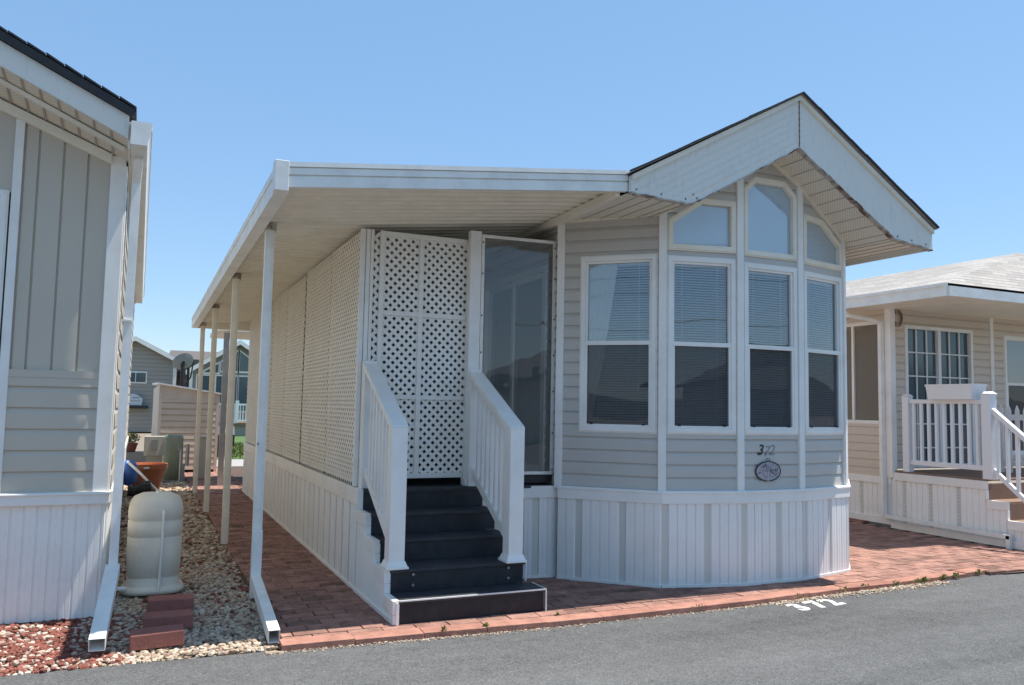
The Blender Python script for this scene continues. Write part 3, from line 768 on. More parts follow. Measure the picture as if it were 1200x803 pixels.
for k in range(90):
    an=R4.uniform(0,6.28);q=R4.random()**.5;x=.12*q*math.cos(an);z=.068*q*math.sin(an)
    w_,h_=(R4.uniform(.002,.006),R4.uniform(.008,.022)) if R4.random()<.6 else (R4.uniform(.006,.016),R4.uniform(.002,.005))
    t.box(pc.x+x-w_/2,pc.x+x+w_/2,pc.y-.0095,pc.y-.0083-.00001*k,pc.z+z-h_/2,pc.z+z+h_/2)
t.build('worn_lettering',NUMD,pl)
# painted road number
rn=thing('painted_number','white hand-painted number 372 on the asphalt beside the brick kerb','painted number',(5.0,5.24,-.0335))
for ch,dx,dy,an in (('3',.06,.03,.10),('7',.28,.05,.12),('2',.47,.07,.16)):
    text_mesh('digit',ch,.29,PAINTW,(dx,dy,0),(0,0,an+.0),.0008,.0,rn,off=.010)

# ================================================================== AWNING
aw=thing('patio_awning','long white metal awning roof on slim posts beside the grey home','awning',(.94,7.1,0))
def awz(x,y): return 3.095+.117*(x-.87)-.018*(y-5.65)   # bottom of the front fascia line
YA,YB=5.745,15.6
t=MB()  # corrugated pans
y=YA+.04
while y<YB:
    prof=[(0,.0),(.012,-.022),(.05,-.022),(.062,0),(.15,0)]
    for (a,za),(b_,zb) in zip(prof[:-1],prof[1:]):
        ya,yb=y+a,y+b_
        t.poly([(.86,ya,awz(.86,ya)+.055+za),(.86,yb,awz(.86,yb)+.055+zb),(3.66,yb,awz(3.66,yb)+.055+zb),(3.66,ya,awz(3.66,ya)+.055+za)])
    y+=.15
t.build('roof_pan',CREAM,aw)
t=MB();t.hexa([(.80,YA+.02,awz(.80,YA)+.165),(3.66,YA+.02,awz(3.66,YA)+.155),(3.66,YB,awz(3.66,YB)+.155),(.80,YB,awz(.80,YB)+.165)]+
              [(.80,YA+.02,awz(.80,YA)+.17),(3.66,YA+.02,awz(3.66,YA)+.16),(3.66,YB,awz(3.66,YB)+.16),(.80,YB,awz(.80,YB)+.17)]);t.build('roof_skin',WHITE2,aw)
t=MB()
def fas(z0,z1,ya,yb):
    t.hexa([(.87,ya,awz(.87,YA)+z0),(3.645,ya,awz(3.645,YA)+z0),(3.645,yb,awz(3.645,YA)+z0),(.87,yb,awz(.87,YA)+z0),(.87,ya,awz(.87,YA)+z1),(3.645,ya,awz(3.645,YA)+z1),(3.645,yb,awz(3.645,YA)+z1),(.87,yb,awz(.87,YA)+z1)])
fas(0,.075,YA,YA+.05);fas(.075,.088,YA+.012,YA+.05);fas(.088,.135,YA-.004,YA+.05);fas(.135,.142,YA+.008,YA+.05);fas(.142,.175,YA-.012,YA+.05)
t.build('front_fascia',WHITE2,aw)
t=MB();z=awz(.87,YA);t.box(.775,.872,YA-.02,YA+.09,z-.035,z+.18);t.build('fascia_corner_cap',WHITE2,aw,bevel=.004)
t=MB()   # side gutter
za=awz(.80,YA)-.02;zb=awz(.80,YB)-.02
def gut(x0,x1,a0,a1):
    t.hexa([(x0,YA+.09,za+a0),(x1,YA+.09,za+a0),(x1,YB,zb+a0),(x0,YB,zb+a0),(x0,YA+.09,za+a1),(x1,YA+.09,za+a1),(x1,YB,zb+a1),(x0,YB,zb+a1)])
gut(.79,.80,0,.12);gut(.782,.80,.12,.175);gut(.80,.88,0,.008);gut(.88,.89,0,.09)
t.build('side_gutter',WHITE2,aw)
t=MB();z=awz(.80,YB);t.box(.79,3.66,YB,YB+.02,z-.02,z+.18);t.build('rear_fascia',CREAM,aw)
t=MB();t.vbar((3.58,YA+.06,awz(3.58,YA)+.0),(3.58,YB,awz(3.58,YB)),.05,.06,(1,0,0));t.vbar((3.625,YA+.25,awz(3.63,YA+.25)-.012),(3.625,YB,awz(3.63,YB)-.012),.03,.04,(1,0,0));t.build('wall_hanger',CREAM,aw)
for i,(yy,xx) in enumerate(((7.1,.94),(9.82,.95),(12.66,.955),(15.3,.96))):
    t=MB();zt=awz(xx,yy)+.0;w_=.036
    t.box(xx-w_,xx+w_,yy-w_,yy-w_+.004,0,zt);t.box(xx-w_,xx-w_+.004,yy-w_+.004,yy+w_,0,zt);t.box(xx+w_-.004,xx+w_,yy-w_+.004,yy+w_,0,zt)
    t.box(xx-.016,xx+.016,yy-w_-.008,yy-w_,0,zt);t.box(xx-w_,xx+w_,yy+w_-.004,yy+w_,0.0,zt)
    po=t.build('post',WHITE2 if i==0 else CREAM,aw)
    t=MB();t.box(xx-.05,xx+.05,yy-.045,yy+.045,zt-.03,zt+.03)
    for q in (-1,1): t.rbox((xx+q*.03,yy-.05,zt-.005),(.014,.01,.014))
    t.build('bracket',RUST,po)
    if i==0:
        t=MB()
        for zz in (1.25,.10,.16): t.rbox((xx-.028,yy-.046,zz),(.014,.012,.02))
        t.build('strap_screw',STEEL,po)
# downspout in front of the first post
t=MB()
def pipe(mb,pts,w_,h_,up=(0,0,1)):
    for a,b_ in zip(pts[:-1],pts[1:]): mb.bar(a,b_,w_,h_,up)
def hollow(mb,p,q,w_,h_,th=.004,up=(0,0,1)):
    p=V(p);q=V(q);d=(q-p).normalized();s=d.cross(V(up)).normalized();u=s.cross(d)
    for sg in (-1,1):
        mb.bar(p+u*sg*(h_/2-th/2),q+u*sg*(h_/2-th/2),w_,th,up)
        mb.bar(p+s*sg*(w_/2-th/2),q+s*sg*(w_/2-th/2),th,h_-2*th,up)
hollow(t,(.93,7.02,.16),(.90,5.74,.035),.075,.085)
ds=t.build('downspout_shoe',WHITE2,aw)
t=MB();t.bar((.935,7.03,.09),(.935,7.03,.55),.078,.05,(0,1,0));t.build('downspout',WHITE2,aw)

# ================================================================== LATTICE SCREEN
lat=thing('lattice_screen','cream diagonal lattice wall enclosing the porch above the skirting','lattice screen',(1.77,7.2,.86))
for (ya,yb,zt) in ((7.24,8.50,3.165),(8.52,9.90,3.155),(9.96,11.27,3.135),(11.30,12.55,3.125),(12.58,13.9,3.10),(13.93,15.42,3.085)):
    F=Facet((1.77,yb),(1.77,ya));t=MB()
    lattice(t,F,0,F.L,.885,zt,pitch=.0575,w=.0295,d0=0,t=.0025)
    t.build('lattice_panel',LATM,lat)
t=MB();t.box(1.79,1.82,7.28,15.4,.89,.93);t.box(1.79,1.82,7.28,15.4,1.95,1.98);t.box(1.79,1.82,7.28,15.4,3.06,3.10)
for yy in (8.51,9.93,11.285,12.565,13.915,15.39): t.box(1.79,1.84,yy-.03,yy+.03,.89,3.08)
t.box(1.85,3.64,15.36,15.40,.86,3.1);t.build('back_framing',LATM,lat)  # rear board added out of view to block brightness behind the lattice
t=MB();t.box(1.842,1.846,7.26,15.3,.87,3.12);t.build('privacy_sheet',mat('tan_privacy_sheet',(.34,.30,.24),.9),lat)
t=MB();t.box(1.752,1.792,7.19,7.235,.87,3.175);t.box(1.80,1.838,7.19,7.24,.87,3.175);t.box(1.790,1.802,7.21,7.24,.87,3.175);t.build('corner_channel',WHITE2,lat,bevel=.003)
gate=thing('lattice_gate','white framed lattice gate panel at the top of the dark steps','lattice gate',(2.33,7.2,.87))
FG=Facet((1.842,7.205),(2.84,7.205))
t=MB();lattice(t,FG,.03,.98,.95,3.15,pitch=.0570,w=.0305,d0=-.012,t=.003);t.build('lattice_infill',LATW,gate)
t=MB();g0=1.842
for (xa,xb) in ((1.842,1.872),(1.93,1.972),(2.306,2.350),(2.782,2.838)): FG.box(t,xa-g0,xb-g0,.93,3.175,-.018,.014)
for (za_,zb_) in ((.93,.975),(1.645,1.685),(2.405,2.447),(3.13,3.175)): FG.box(t,.131,.939,za_,zb_,-.016,.011)
t.build('gate_frame',LATW,gate,bevel=.002)
# dim porch deck behind
# ================================================================== PORCH STEPS
st=thing('porch_steps','dark composite porch steps with white side railings','steps',(2.37,5.88,0))
yk=[5.86,6.11,6.42,6.71,7.0]
zs=[.172*(i+1) for i in range(5)]
for i in range(5):
    x1=2.985 if i==0 else 2.925
    yb=yk[i+1] if i<4 else None
    t=MB();t.box(1.795,x1-.012,yk[i]+.012,yk[i]+.03,(zs[i-1] if i else 0)+.001,zs[i]-.026)
    if i==1:
        pass
    t.build('riser',NAVY,st)
    if i<4:
        t=MB();t.box(1.793,x1,yk[i]-.006,yk[i+1]+.012,zs[i]-.025,zs[i]);t.build('tread',NAVY_T,st,bevel=.004)
t=MB();t.box(1.80,3.66,6.995,15.3,.836,.861);t.build('deck',NAVY_T,st)
t=MB();t.box(1.83,2.92,7.06,7.18,.0,.83);t.build('deck_rim',NAVY,st)
t=MB()
for x,z in ((1.98,.30),(1.98,.22),(2.78,.30),(2.78,.22)): t.tube([(x,6.125,z),(x,6.112,z)],.011,8)
t.build('bolt',STEEL,st)
t=MB();t.box(1.775,2.985,5.842,5.852,.166,.176);t.box(2.986,2.994,5.852,6.10,.158,.176);t.box(2.984,2.994,5.845,5.856,0,.158);t.box(1.772,1.79,5.842,5.86,0,.158);
t.box(2.926,2.934,6.10,6.12,.19,.345);t.build('white_nosing',WHITE,st)
t=MB()
for i in range(5):
    t.box(2.895,2.915,yk[i]+.03,7.09,zs[i]-.17,zs[i]-.03)
t.build('side_panel',NAVY,st)
def railing(parent,x,ya,za,yb,zb,pw=.125,px=0):
    """lower post at ya with top za, upper post at yb with top zb"""
    r=MB()
    FX=V((1,0,0))
    rl=MB();
    t=MB();t.box(x-pw/2,x+pw/2,ya-pw/2,ya+pw/2,.352,za-.012);t.hexa([(x-pw/2-.006,ya-pw/2-.006,za-.012),(x+pw/2+.006,ya-pw/2-.006,za-.012),(x+pw/2+.006,ya+pw/2+.006,za-.012),(x-pw/2-.006,ya+pw/2+.006,za-.012),(x-pw/2+.01,ya-pw/2+.01,za+.008),(x+pw/2-.01,ya-pw/2+.01,za+.008),(x+pw/2-.01,ya+pw/2-.01,za+.008),(x-pw/2+.01,ya+pw/2-.01,za+.008)])
    rail=t.build('railing',WHITE,parent,bevel=.004)
    b=MB();z=.346;q=pw/2+.028
    b.hexa([(x-q,ya-q,z),(x+q,ya-q,z),(x+q,ya+q,z),(x-q,ya+q,z),(x-pw/2-.004,ya-pw/2-.004,z+.06),(x+pw/2+.004,ya-pw/2-.004,z+.06),(x+pw/2+.004,ya+pw/2+.004,z+.06),(x-pw/2-.004,ya+pw/2+.004,z+.06)]);b.box(x-q,x+q,ya-q,ya+q,z-.0,z+.018);b.build('post_base',WHITE,rail,bevel=.003)
    b=MB();b.box(x-pw/2+.01,x+pw/2-.01,yb-pw/2,yb+pw/2-.01,.862,zb);b.build('upper_post',WHITE,rail,bevel=.004)
    b=MB();b.vbar((x,ya-.05,za-.02),(x,yb-.03,zb-.03),.135,.05,(1,0,0));b.vbar((x,ya,za-.075),(x,yb-.03,zb-.085),.06,.075,(1,0,0));b.build('handrail',WHITE,rail,bevel=.005)
    b=MB();zl0,zl1=.50,1.0;b.vbar((x,ya+.05,zl0),(x,yb-.05,zl1),.05,.085,(1,0,0));b.build('bottom_rail',WHITE,rail,bevel=.004)
    n=8
    for k in range(1,n):
        y=ya+.06+(yb-ya-.12)*k/n;f=(y-ya)/(yb-ya)
        b=MB();b.box(x-.018,x+.018,y-.018,y+.018,zl0+(zl1-zl0)*f,za-.08+(zb-za)*f);b.build('baluster',WHITE,rail)
    return rail
railing(st,1.845,6.18,1.435,7.13,1.975)
railing(st,2.825,6.14,1.43,7.08,1.93)
b=MB();b.box(2.775,2.885,7.10,7.17,.861,3.25);b.build('tall_post',WHITE,st,bevel=.004)
b=MB();b.box(2.76,2.90,7.07,7.19,.861,.93);b.build('post_base',WHITE,st,bevel=.008)
# glass wind screen
gs=thing('wind_screen','clear acrylic wind screen in white frame between porch post and bay','wind screen',(3.3,7.1,.96))
FGl=Facet((2.892,7.12),(3.655,7.06))
t=MB();ring(t,FGl,rect(0,FGl.L,.955,3.225),.03,-.012,.012);t.build('screen_frame',WHITE2,gs,bevel=.002)
t=MB();t.poly([FGl.p(.02,.975),FGl.p(FGl.L-.02,.975),FGl.p(FGl.L-.02,3.21),FGl.p(.02,3.21)]);t.build('acrylic_sheet',ACRYL,gs)
t=MB()
for z in (1.0,1.35,1.75,2.1,2.45,2.85,3.15):
    for u in (.012,FGl.L-.012): FGl.box(t,u-.006,u+.006,z-.008,z+.008,.012,.017)
t.build('screw',SCREWM,gs)
t=MB();FGl.box(t,0,FGl.L,.875,.95,-.03,-.005);t.build('gap_shade_strip',BLACKM,gs)  # black strip stands in for the shade in the gap below the sheet

# ================================================================== LEFT HOME
lh=thing('mobile_home','sage beige home at left edge with dark roof edge, gutter and ribbed skirt','mobile home',(-2,6.93,0))
XL0,XL1=-3.82,-.18
FL=Facet((XL0,6.93),(XL1,6.93));uL=lambda x:x-XL0
def lwt(x):
    xx=x if x>-2.0 else -4.0-x
    return 3.405+.40*(-.283-xx)
t=MB();siding(t,FL,uL(-.90),uL(-.28),.905,1.745,.155,lip=.018)
siding(t,FL,0,uL(-1.78),.905,3.3,.155,lip=.018);t.build('lap_siding',SID_L,lh)
t=MB();FL.box(t,uL(-.90),uL(-.28),1.745,1.80,-.02,.02);t.build('siding_break_trim',SID_L,lh)
t=MB()
def boards(x0,x1,z0):
    x=x1
    while x>x0+1e-3:
        a=max(x-.165,x0)
        t.poly([(a+.014,6.928,z0),(x-.004,6.928,z0),(x-.004,6.928,lwt(x)+.08),(a+.014,6.928,lwt(a)+.08)])
        t.poly([(a+.004,6.944,z0),(a+.014,6.928,z0),(a+.014,6.928,lwt(a)+.08),(a+.004,6.944,lwt(a)+.08)])
        t.poly([(x-.004,6.928,z0),(x-.001,6.944,z0),(x-.001,6.944,lwt(x)+.08),(x-.004,6.928,lwt(x)+.08)])
        t.poly([(a-.001,6.944,z0),(a+.004,6.944,z0),(a+.004,6.944,lwt(a)+.08),(a-.001,6.944,lwt(a)+.08)])
        x=a
boards(-.87,-.28,1.80);boards(-3.8,-.93,3.1);t.build('vertical_board_siding',SID_L,lh)
t=MB();FL.box(t,uL(-.93),uL(-.872),.905,lwt(-.9),-.02,.024);t.build('vertical_trim',WHITE,lh)
t=MB();FL.box(t,uL(-.286),uL(-.18),.905,3.47,-.02,.026);t.box(-.20,-.168,6.909,7.45,.908,3.40);t.build('corner_trim',WHITE,lh,bevel=.004)
t=MB();FL.box(t,0,uL(-.165),.815,.905,-.02,.05);FL.box(t,0,uL(-.160),.885,.900,.05,.062);t.box(-.18,-.145,6.93,17,.815,.905);t.build('skirt_band',WHITE,lh,bevel=.004)
t=MB();t2=VL();skirt(t,t2,FL,0,uL(-.18),-.02,.82,rib=.084,vents=False,d=.010)
FLs=Facet((XL1,6.93),(XL1,17));skirt(t,t2,FLs,0,FLs.L,-.02,.82,rib=.084,vents=False,d=.008);t.build('skirting',WHITE3,lh)
t=MB();siding(t,FLs,0.1,FLs.L,.905,3.45,.155,lip=.018);t.build('side_siding',SID_L,lh)
t=MB();t.box(XL0,XL1-.03,16.9,17,0,3.4);t.box(XL0,XL0+.04,6.95,17,0,3.4);t.box(XL0+.05,XL1-.05,9.5,9.55,.9,3.4);t.build('rear_wall',SID_L,lh)
make_window(lh,FL,uL(-1.74),uL(-.955),.925,3.10,rail=2.0,blinds=True,screen=True)
# frieze
t=MB();t.vbar((-.283,6.905,3.435),(-2.0,6.905,4.122),.05,.075,(0,1,0));t.vbar((-2.0,6.905,4.122),(-3.72,6.905,3.435),.05,.075,(0,1,0));t.build('frieze_board',CREAM,lh)
t=MB();t2=MB()
def fz(x):
    xx=x if x>-2.0 else -4.0-x
    return 3.47+.475*(-.177-xx)
n=16
for side in (0,1):
    for k in range(n):
        xa=-.165-(1.835)*k/n;xb=-.165-(1.835)*(k+1)/n-0.0
        if side: xa,xb=-4-xa,-4-xb
        za_,zb_=fz(xa)+.005,fz(xb)+.005;zc,zd=lwt(xa)+.075,lwt(xb)+.075
        t.poly([(xa,6.42,za_),(xb,6.42,zb_),(xb,6.95,zd),(xa,6.95,zc)])
        t2.bar((xb,6.42,zb_-.004),(xb,6.93,zd-.004),.012,.012)
t.build('soffit',SOFF_L,lh);t2.build('soffit_joint',JOINTS,lh)
t=MB()
for a,b_ in (((-.17,),( -2.0,)),):
    pass
t.vbar((-.19,6.60,(fz(-.19)*.7+lwt(-.19)*.3)-.005),(-2.0,6.60,fz(-2.0)*.7+(lwt(-2.0)+.05)*.3-.005),.05,.03,(0,1,0));t.build('soffit_rib',CREAM,lh)
t=MB()
t.prism([(-.165,6.38,3.465),(-.165,6.38,3.63),(-2.0,6.38,4.505),(-2.0,6.38,4.335)],(0,.04,0));t.prism([(-2.0,6.38,4.335),(-2.0,6.38,4.505),(-3.84,6.38,3.63),(-3.84,6.38,3.465)],(0,.04,0));t.build('rake_board',BOARD,lh)
t=MB()
n=16
for k in range(n):
    s0,s1=k/n,(k+1)/n+.004
    f=lambda s:(-.12-1.88*s,3.655+.896*s)
    (xa,za_),(xb,zb_)=f(s0),f(s1-.004)
    j=R.uniform(0,.006);t.vbar((xa,6.355,za_+.03),(xb+.004,6.355,zb_+.034+j),.03,.014,(0,1,0))
    t.vbar((-4-xa,6.355,za_+.03),(-4-xb,6.355,zb_+.034+j),.03,.014,(0,1,0))
t.vbar((-.13,6.36,3.645),(-2.0,6.36,4.54),.03,.058,(0,1,0));t.vbar((-2.0,6.36,4.54),(-3.87,6.36,3.645),.03,.058,(0,1,0));t.build('shingle_edge',SHDARK,lh)
t=MB();t.prism([(-.12,6.37,3.66),(-2.0,6.37,4.555),(-3.88,6.37,3.66),(-3.88,6.37,3.69),(-2.0,6.37,4.585),(-.12,6.37,3.69)],(0,10.8,0));t.build('shingle_roof',SHDARK,lh)
t=MB();t.box(-.165,-.15,6.42,17,3.40,3.6);t.build('eave_fascia',CREAM,lh)
t=MB()   # gutter with end cap
t.box(-.148,-.142,6.34,17,3.42,3.58);t.box(-.148,-.04,6.34,17,3.415,3.421);t.hexa([(-.046,6.34,3.42),(-.036,6.34,3.42),(-.036,17,3.42),(-.046,17,3.42),(-.026,6.34,3.53),(-.016,6.34,3.53),(-.016,17,3.53),(-.026,17,3.53)]);t.box(-.026,-.008,6.34,17,3.53,3.585)
t.prism([(-.148,6.33,3.415),(-.04,6.33,3.415),(-.02,6.33,3.50),(-.008,6.33,3.585),(-.148,6.33,3.585)],(0,.012,0));t.build('gutter',WHITE2,lh)
t=MB();t.bar((-.09,6.66,3.42),(-.10,6.80,3.28),.06,.085,(0,1,0));t.bar((-.10,6.82,3.30),(-.115,6.82,.30),.062,.085,(0,1,0))
t.box(-.15,-.08,6.765,6.872,2.18,2.195);t.build('downspout',WHITE2,lh)
t=MB();hollow(t,(-.115,6.82,.34),(-.165,5.84,.06),.095,.085);t.bar((-.115,6.84,.30),(-.116,6.78,.34),.09,.085);t.build('downspout_shoe',WHITE2,lh)

# ================================================================== RIGHT HOME
rh=thing('mobile_home','peach beige home at right with grid windows, railed porch and shingle roof','mobile home',(11.5,8.4,0))
FR=Facet((9.75,14.0),(9.75,8.39))    # faces -X
FRf=Facet((9.75,8.39),(14.5,8.39))   # faces -Y
t=MB();siding(t,FR,0,FR.L,.70,3.10,.117,[rect(FR.L-1.55,FR.L-.03,1.46,2.93)])
siding(t,FRf,.06,FRf.L,.82,3.14,.117,[rect(.30,1.70,.86,2.86),rect(2.46,3.7,1.0,2.82)]);t.build('lap_siding',SID_R,rh)
w=make_window(rh,FR,FR.L-1.56,FR.L-.02,1.45,2.94,blinds=False,fr=.045,pane=SCRN2,label='wide dark sun-screened window')
t=MB();FR.box(t,FR.L-.68,FR.L-.64,1.5,2.9,-.02,.02);t.build('mullion',WHITE,w)
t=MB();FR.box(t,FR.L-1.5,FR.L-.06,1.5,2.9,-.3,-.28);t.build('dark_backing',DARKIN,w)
# grid door
d=MB();ring(d,FRf,rect(.28,1.72,.83,2.885),.05,-.05,.03);gd=d.build('grid_door',WHITE,rh,bevel=.003)
t=MB();FRf.box(t,.97,1.03,.88,2.84,-.03,.02);
for k in (1,2):
    for a0 in (.33,1.03): FRf.box(t,a0+.215*k-.009,a0+.215*k+.009,.88,2.84,-.02,-.004)
for k in range(1,6):
    z=2.84-k*.345
    FRf.box(t,.33,.97,z-.009,z+.009,-.022,-.002);FRf.box(t,1.03,1.67,z-.009,z+.009,-.022,-.002)
t.build('glazing_bar',PLAST,gd)
for a,b_ in ((.33,.97),(1.03,1.67)):
    t=MB();t.poly([FRf.p(a,.88,-.03),FRf.p(b_,.88,-.03),FRf.p(b_,2.84,-.03),FRf.p(a,2.84,-.03)]);t.build('pane',FARGL,gd)
make_window(rh,FRf,2.45,3.72,1.0,2.84,rail=2.09,blinds=False,screen=True)
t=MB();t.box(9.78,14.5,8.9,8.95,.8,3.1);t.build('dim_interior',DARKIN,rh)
t=MB();FRf.box(t,2.12,2.19,.82,3.14,-.01,.03);t.build('wall_trim',WHITE,rh)
t=MB();t.box(9.70,9.80,8.34,8.44,.70,3.12);t.build('corner_post',WHITE,rh,bevel=.004)
# eaves and roof
t=MB();t.box(9.1,14.4,6.95,14,3.10,3.125);t.build('soffit',CREAM,rh)
t=MB();t.box(9.07,9.10,6.95,14,3.075,3.235);t.box(9.10,14.4,6.92,6.95,3.075,3.20);t.box(9.05,9.07,6.95,14,3.20,3.24);t.build('eave_fascia',WHITE2,rh)
t=MB();RZ=3.98;X_R=11.6;Y_R=7.70
nrow=16
for k in range(nrow):
    s0,s1=k/nrow,(k+1)/nrow
    xa=9.07+(X_R-9.07)*s0;xb=9.07+(X_R-9.07)*s1;za_=3.235+(RZ-3.235)*s0;zb_=3.235+(RZ-3.235)*s1
    ya_=6.94+(Y_R-6.94)*s0;yb_=6.94+(Y_R-6.94)*s1
    t.poly([(xa,14,za_+.006),(xa,ya_,za_+.001),(xb,yb_,zb_),(xb,14,zb_)]);t.poly([(xa,14,za_-.004),(xa,ya_,za_-.004),(xa,ya_,za_+.001),(xa,14,za_+.006)])
    xc=14.4-(14.4-X_R)*s0*.7;xd=14.4-(14.4-X_R)*s1*.7
    t.poly([(xa,ya_,za_+.001),(xc,ya_,za_+.001),(xd,yb_,zb_),(xb,yb_,zb_)])
t.poly([(X_R,14,RZ),(X_R,Y_R,RZ),(14.4,6.95,3.2),(14.4,14,3.2)]);
def shingle_mat():
    m=mat('tan_grey_shingle',(.43,.405,.375),.95,dirt=.5,dirt_rgb=(.34,.32,.30),scale=3,bump=.4,bscale=60)
    nt=m.node_tree;b=nt.nodes['Principled BSDF'];src=b.inputs['Base Color'].links[0].from_socket
    tc=nt.nodes.new('ShaderNodeTexCoord');sp=nt.nodes.new('ShaderNodeSeparateXYZ');nt.links.new(tc.outputs['Object'],sp.inputs[0])
    cb=nt.nodes.new('ShaderNodeCombineXYZ');nt.links.new(math_node(nt,'SUBTRACT',sp.outputs[0],sp.outputs[1]),cb.inputs[0]);nt.links.new(sp.outputs[2],cb.inputs[1])
    br=nt.nodes.new('ShaderNodeTexBrick');br.inputs['Scale'].default_value=1;br.inputs['Brick Width'].default_value=.3;br.inputs['Row Height'].default_value=.049;br.inputs['Mortar Size'].default_value=.0035
    br.inputs['Color1'].default_value=(.80,.78,.76,1);br.inputs['Color2'].default_value=(1.1,1.08,1.05,1);br.inputs['Mortar'].default_value=(.62,.60,.58,1);br.inputs['Bias'].default_value=0
    nt.links.new(cb.outputs[0],br.inputs['Vector'])
    mx=nt.nodes.new('ShaderNodeMix');mx.data_type='RGBA';mx.blend_type='MULTIPLY';mx.inputs['Factor'].default_value=1
    nt.links.new(src,mx.inputs['A']);nt.links.new(br.outputs['Color'],mx.inputs['B']);nt.links.new(mx.outputs['Result'],b.inputs['Base Color']);return m
t.build('shingle_roof',shingle_mat(),rh)
# skirt & base
t=MB();t2=VL()
skirt(t,t2,FR,0,FR.L,.05,.62,rib=.0875,start=1,d=.011)
FRp=Facet((9.75,8.39),(9.75,6.10))
skirt(t,t2,FRp,0,1.42,.05,.68,start=0,d=.011)
skirt(t,t2,FRp,1.42,1.69,.05,.45,vents=False,d=.011);skirt(t,t2,FRp,1.69,1.96,.05,.23,vents=False,d=.011)
t.build('skirting',WHITE3,rh);t2.build('vent_strip',VENT,rh)
t=MB();FR.box(t,0,FR.L,.60,.70,-.02,.03);FRp.box(t,.05,1.43,.67,.775,-.02,.03);FRp.box(t,1.433,1.70,.44,.545,-.02,.03);FRp.box(t,1.703,1.97,.22,.325,-.02,.03);FRp.box(t,1.973,2.23,.03,.12,-.02,.03)
FRp.box(t,1.41,1.435,.545,.668,-.02,.026);FRp.box(t,1.68,1.703,.325,.438,-.02,.026);FRp.box(t,1.95,1.973,.12,.218,-.02,.026)
t.build('skirt_band',WHITE,rh,bevel=.003)
t=MB();FR.box(t,0,FR.L,.04,.13,.0,.028);FRp.box(t,0,2.0,-.0,.09,.014,.04);t.build('skirt_base_trim',WHITE,rh)
t=MB()
for yy in (12.5,11.4,10.3,9.1,8.1):
    t=MB();t.rbox((9.80,yy,.03),(.12,.4,.08));t.build('footing_brick',EDGEB,rh)
# downspout & base pipe
t=MB();t.tube([(9.12,8.70,3.09),(9.2,8.62,2.99),(9.45,8.52,2.95),(9.66,8.47,2.90)],.034,8);t.bar((9.665,8.47,2.92),(9.665,8.47,.16),.075,.055,(0,1,0))
t.bar((9.665,8.49,.16),(9.665,6.62,.135),.05,.05);t.bar((9.665,6.64,.15),(9.665,6.64,-.01),.05,.05,(0,1,0));t.build('downspout',WHITE2,rh)
t=MB()
for r_ in (.10,.075): t.tube([(9.81+.0*k,8.30-.0,2.98) if False else (9.86+r_*math.cos(2*math.pi*k/20),8.35,2.97+r_*1.2*math.sin(2*math.pi*k/20)) for k in range(21)],.008,6,False)
t.build('hanging_ring',SCREWM,rh)
# porch
t=MB();t.box(9.755,12.6,6.97,8.38,.775,.80);t.build('deck',WOOD,rh)
for i,(ya_,yb_,z) in enumerate(((6.70,6.99,.545),(6.43,6.72,.325),(6.16,6.45,.12))):
    t=MB();t.box(9.78,10.95,ya_,yb_,z-.03,z);t.box(9.78,10.95,yb_-.03,yb_-.012,z,z+.20);t.build('tread',WOOD,rh)
t=MB()
def post(mb,x,y,w_,z0,z1):
    mb.box(x-w_/2,x+w_/2,y-w_/2,y+w_/2,z0,z1);q=w_/2+.012
    mb.hexa([(x-q,y-q,z1),(x+q,y-q,z1),(x+q,y+q,z1),(x-q,y+q,z1)]+[(x-q*.5,y-q*.5,z1+.035),(x+q*.5,y-q*.5,z1+.035),(x+q*.5,y+q*.5,z1+.035),(x-q*.5,y+q*.5,z1+.035)])
post(t,9.80,6.95,.125,.80,1.87);pr=t.build('porch_railing',PLAST,rh,bevel=.004)
t=MB();post(t,9.79,8.15,.10,.80,1.84);t.build('post',PLAST,pr,bevel=.004)
t=MB();post(t,9.80,6.05,.125,-.03,1.10);t.build('post',PLAST,pr,bevel=.004)
t=MB();t.box(9.765,9.835,7.0,8.1,1.745,1.80);t.build('top_rail',PLAST,pr,bevel=.004)
t=MB();t.box(9.775,9.825,7.0,8.1,.90,.965);t.build('bottom_rail',PLAST,pr,bevel=.004)
for k in range(9):
    y=7.11+k*.118
    t=MB();t.box(9.782,9.818,y-.018,y+.018,.965,1.745);t.build('baluster',PLAST,pr)
t=MB();t.vbar((9.80,6.92,1.68),(9.80,6.1,1.0),.07,.075,(1,0,0));t.build('top_rail',PLAST,pr,bevel=.004)
t=MB();t.vbar((9.80,6.92,.93),(9.80,6.1,.24),.05,.07,(1,0,0));t.build('bottom_rail',PLAST,pr,bevel=.004)
for k in range(6):
    y=6.84-k*.125;f=(6.92-y)/.82
    t=MB();t.box(9.782,9.818,y-.018,y+.018,.93-.69*f,1.66-.68*f);t.build('baluster',PLAST,pr)
pf=thing('picket_fence','white pointed picket fence behind the stair rail of the right home','picket fence',(11.0,7.3,.8))
for k in range(11):
    y=7.62-k*.115
    t=MB();z0_=.82
    t.prism([(10.99,y-.028,z0_),(10.99,y+.028,z0_),(10.99,y+.028,1.67),(10.99,y,1.745),(10.99,y-.028,1.67)],(.018,0,0));t.build('picket',PLAST,pf)
t=MB();t.box(11.01,11.05,6.4,7.7,1.54,1.62);t.build('fence_rail',PLAST,pf);t=MB();t.box(11.01,11.05,6.4,7.7,.92,.99);t.build('fence_rail',PLAST,pf)
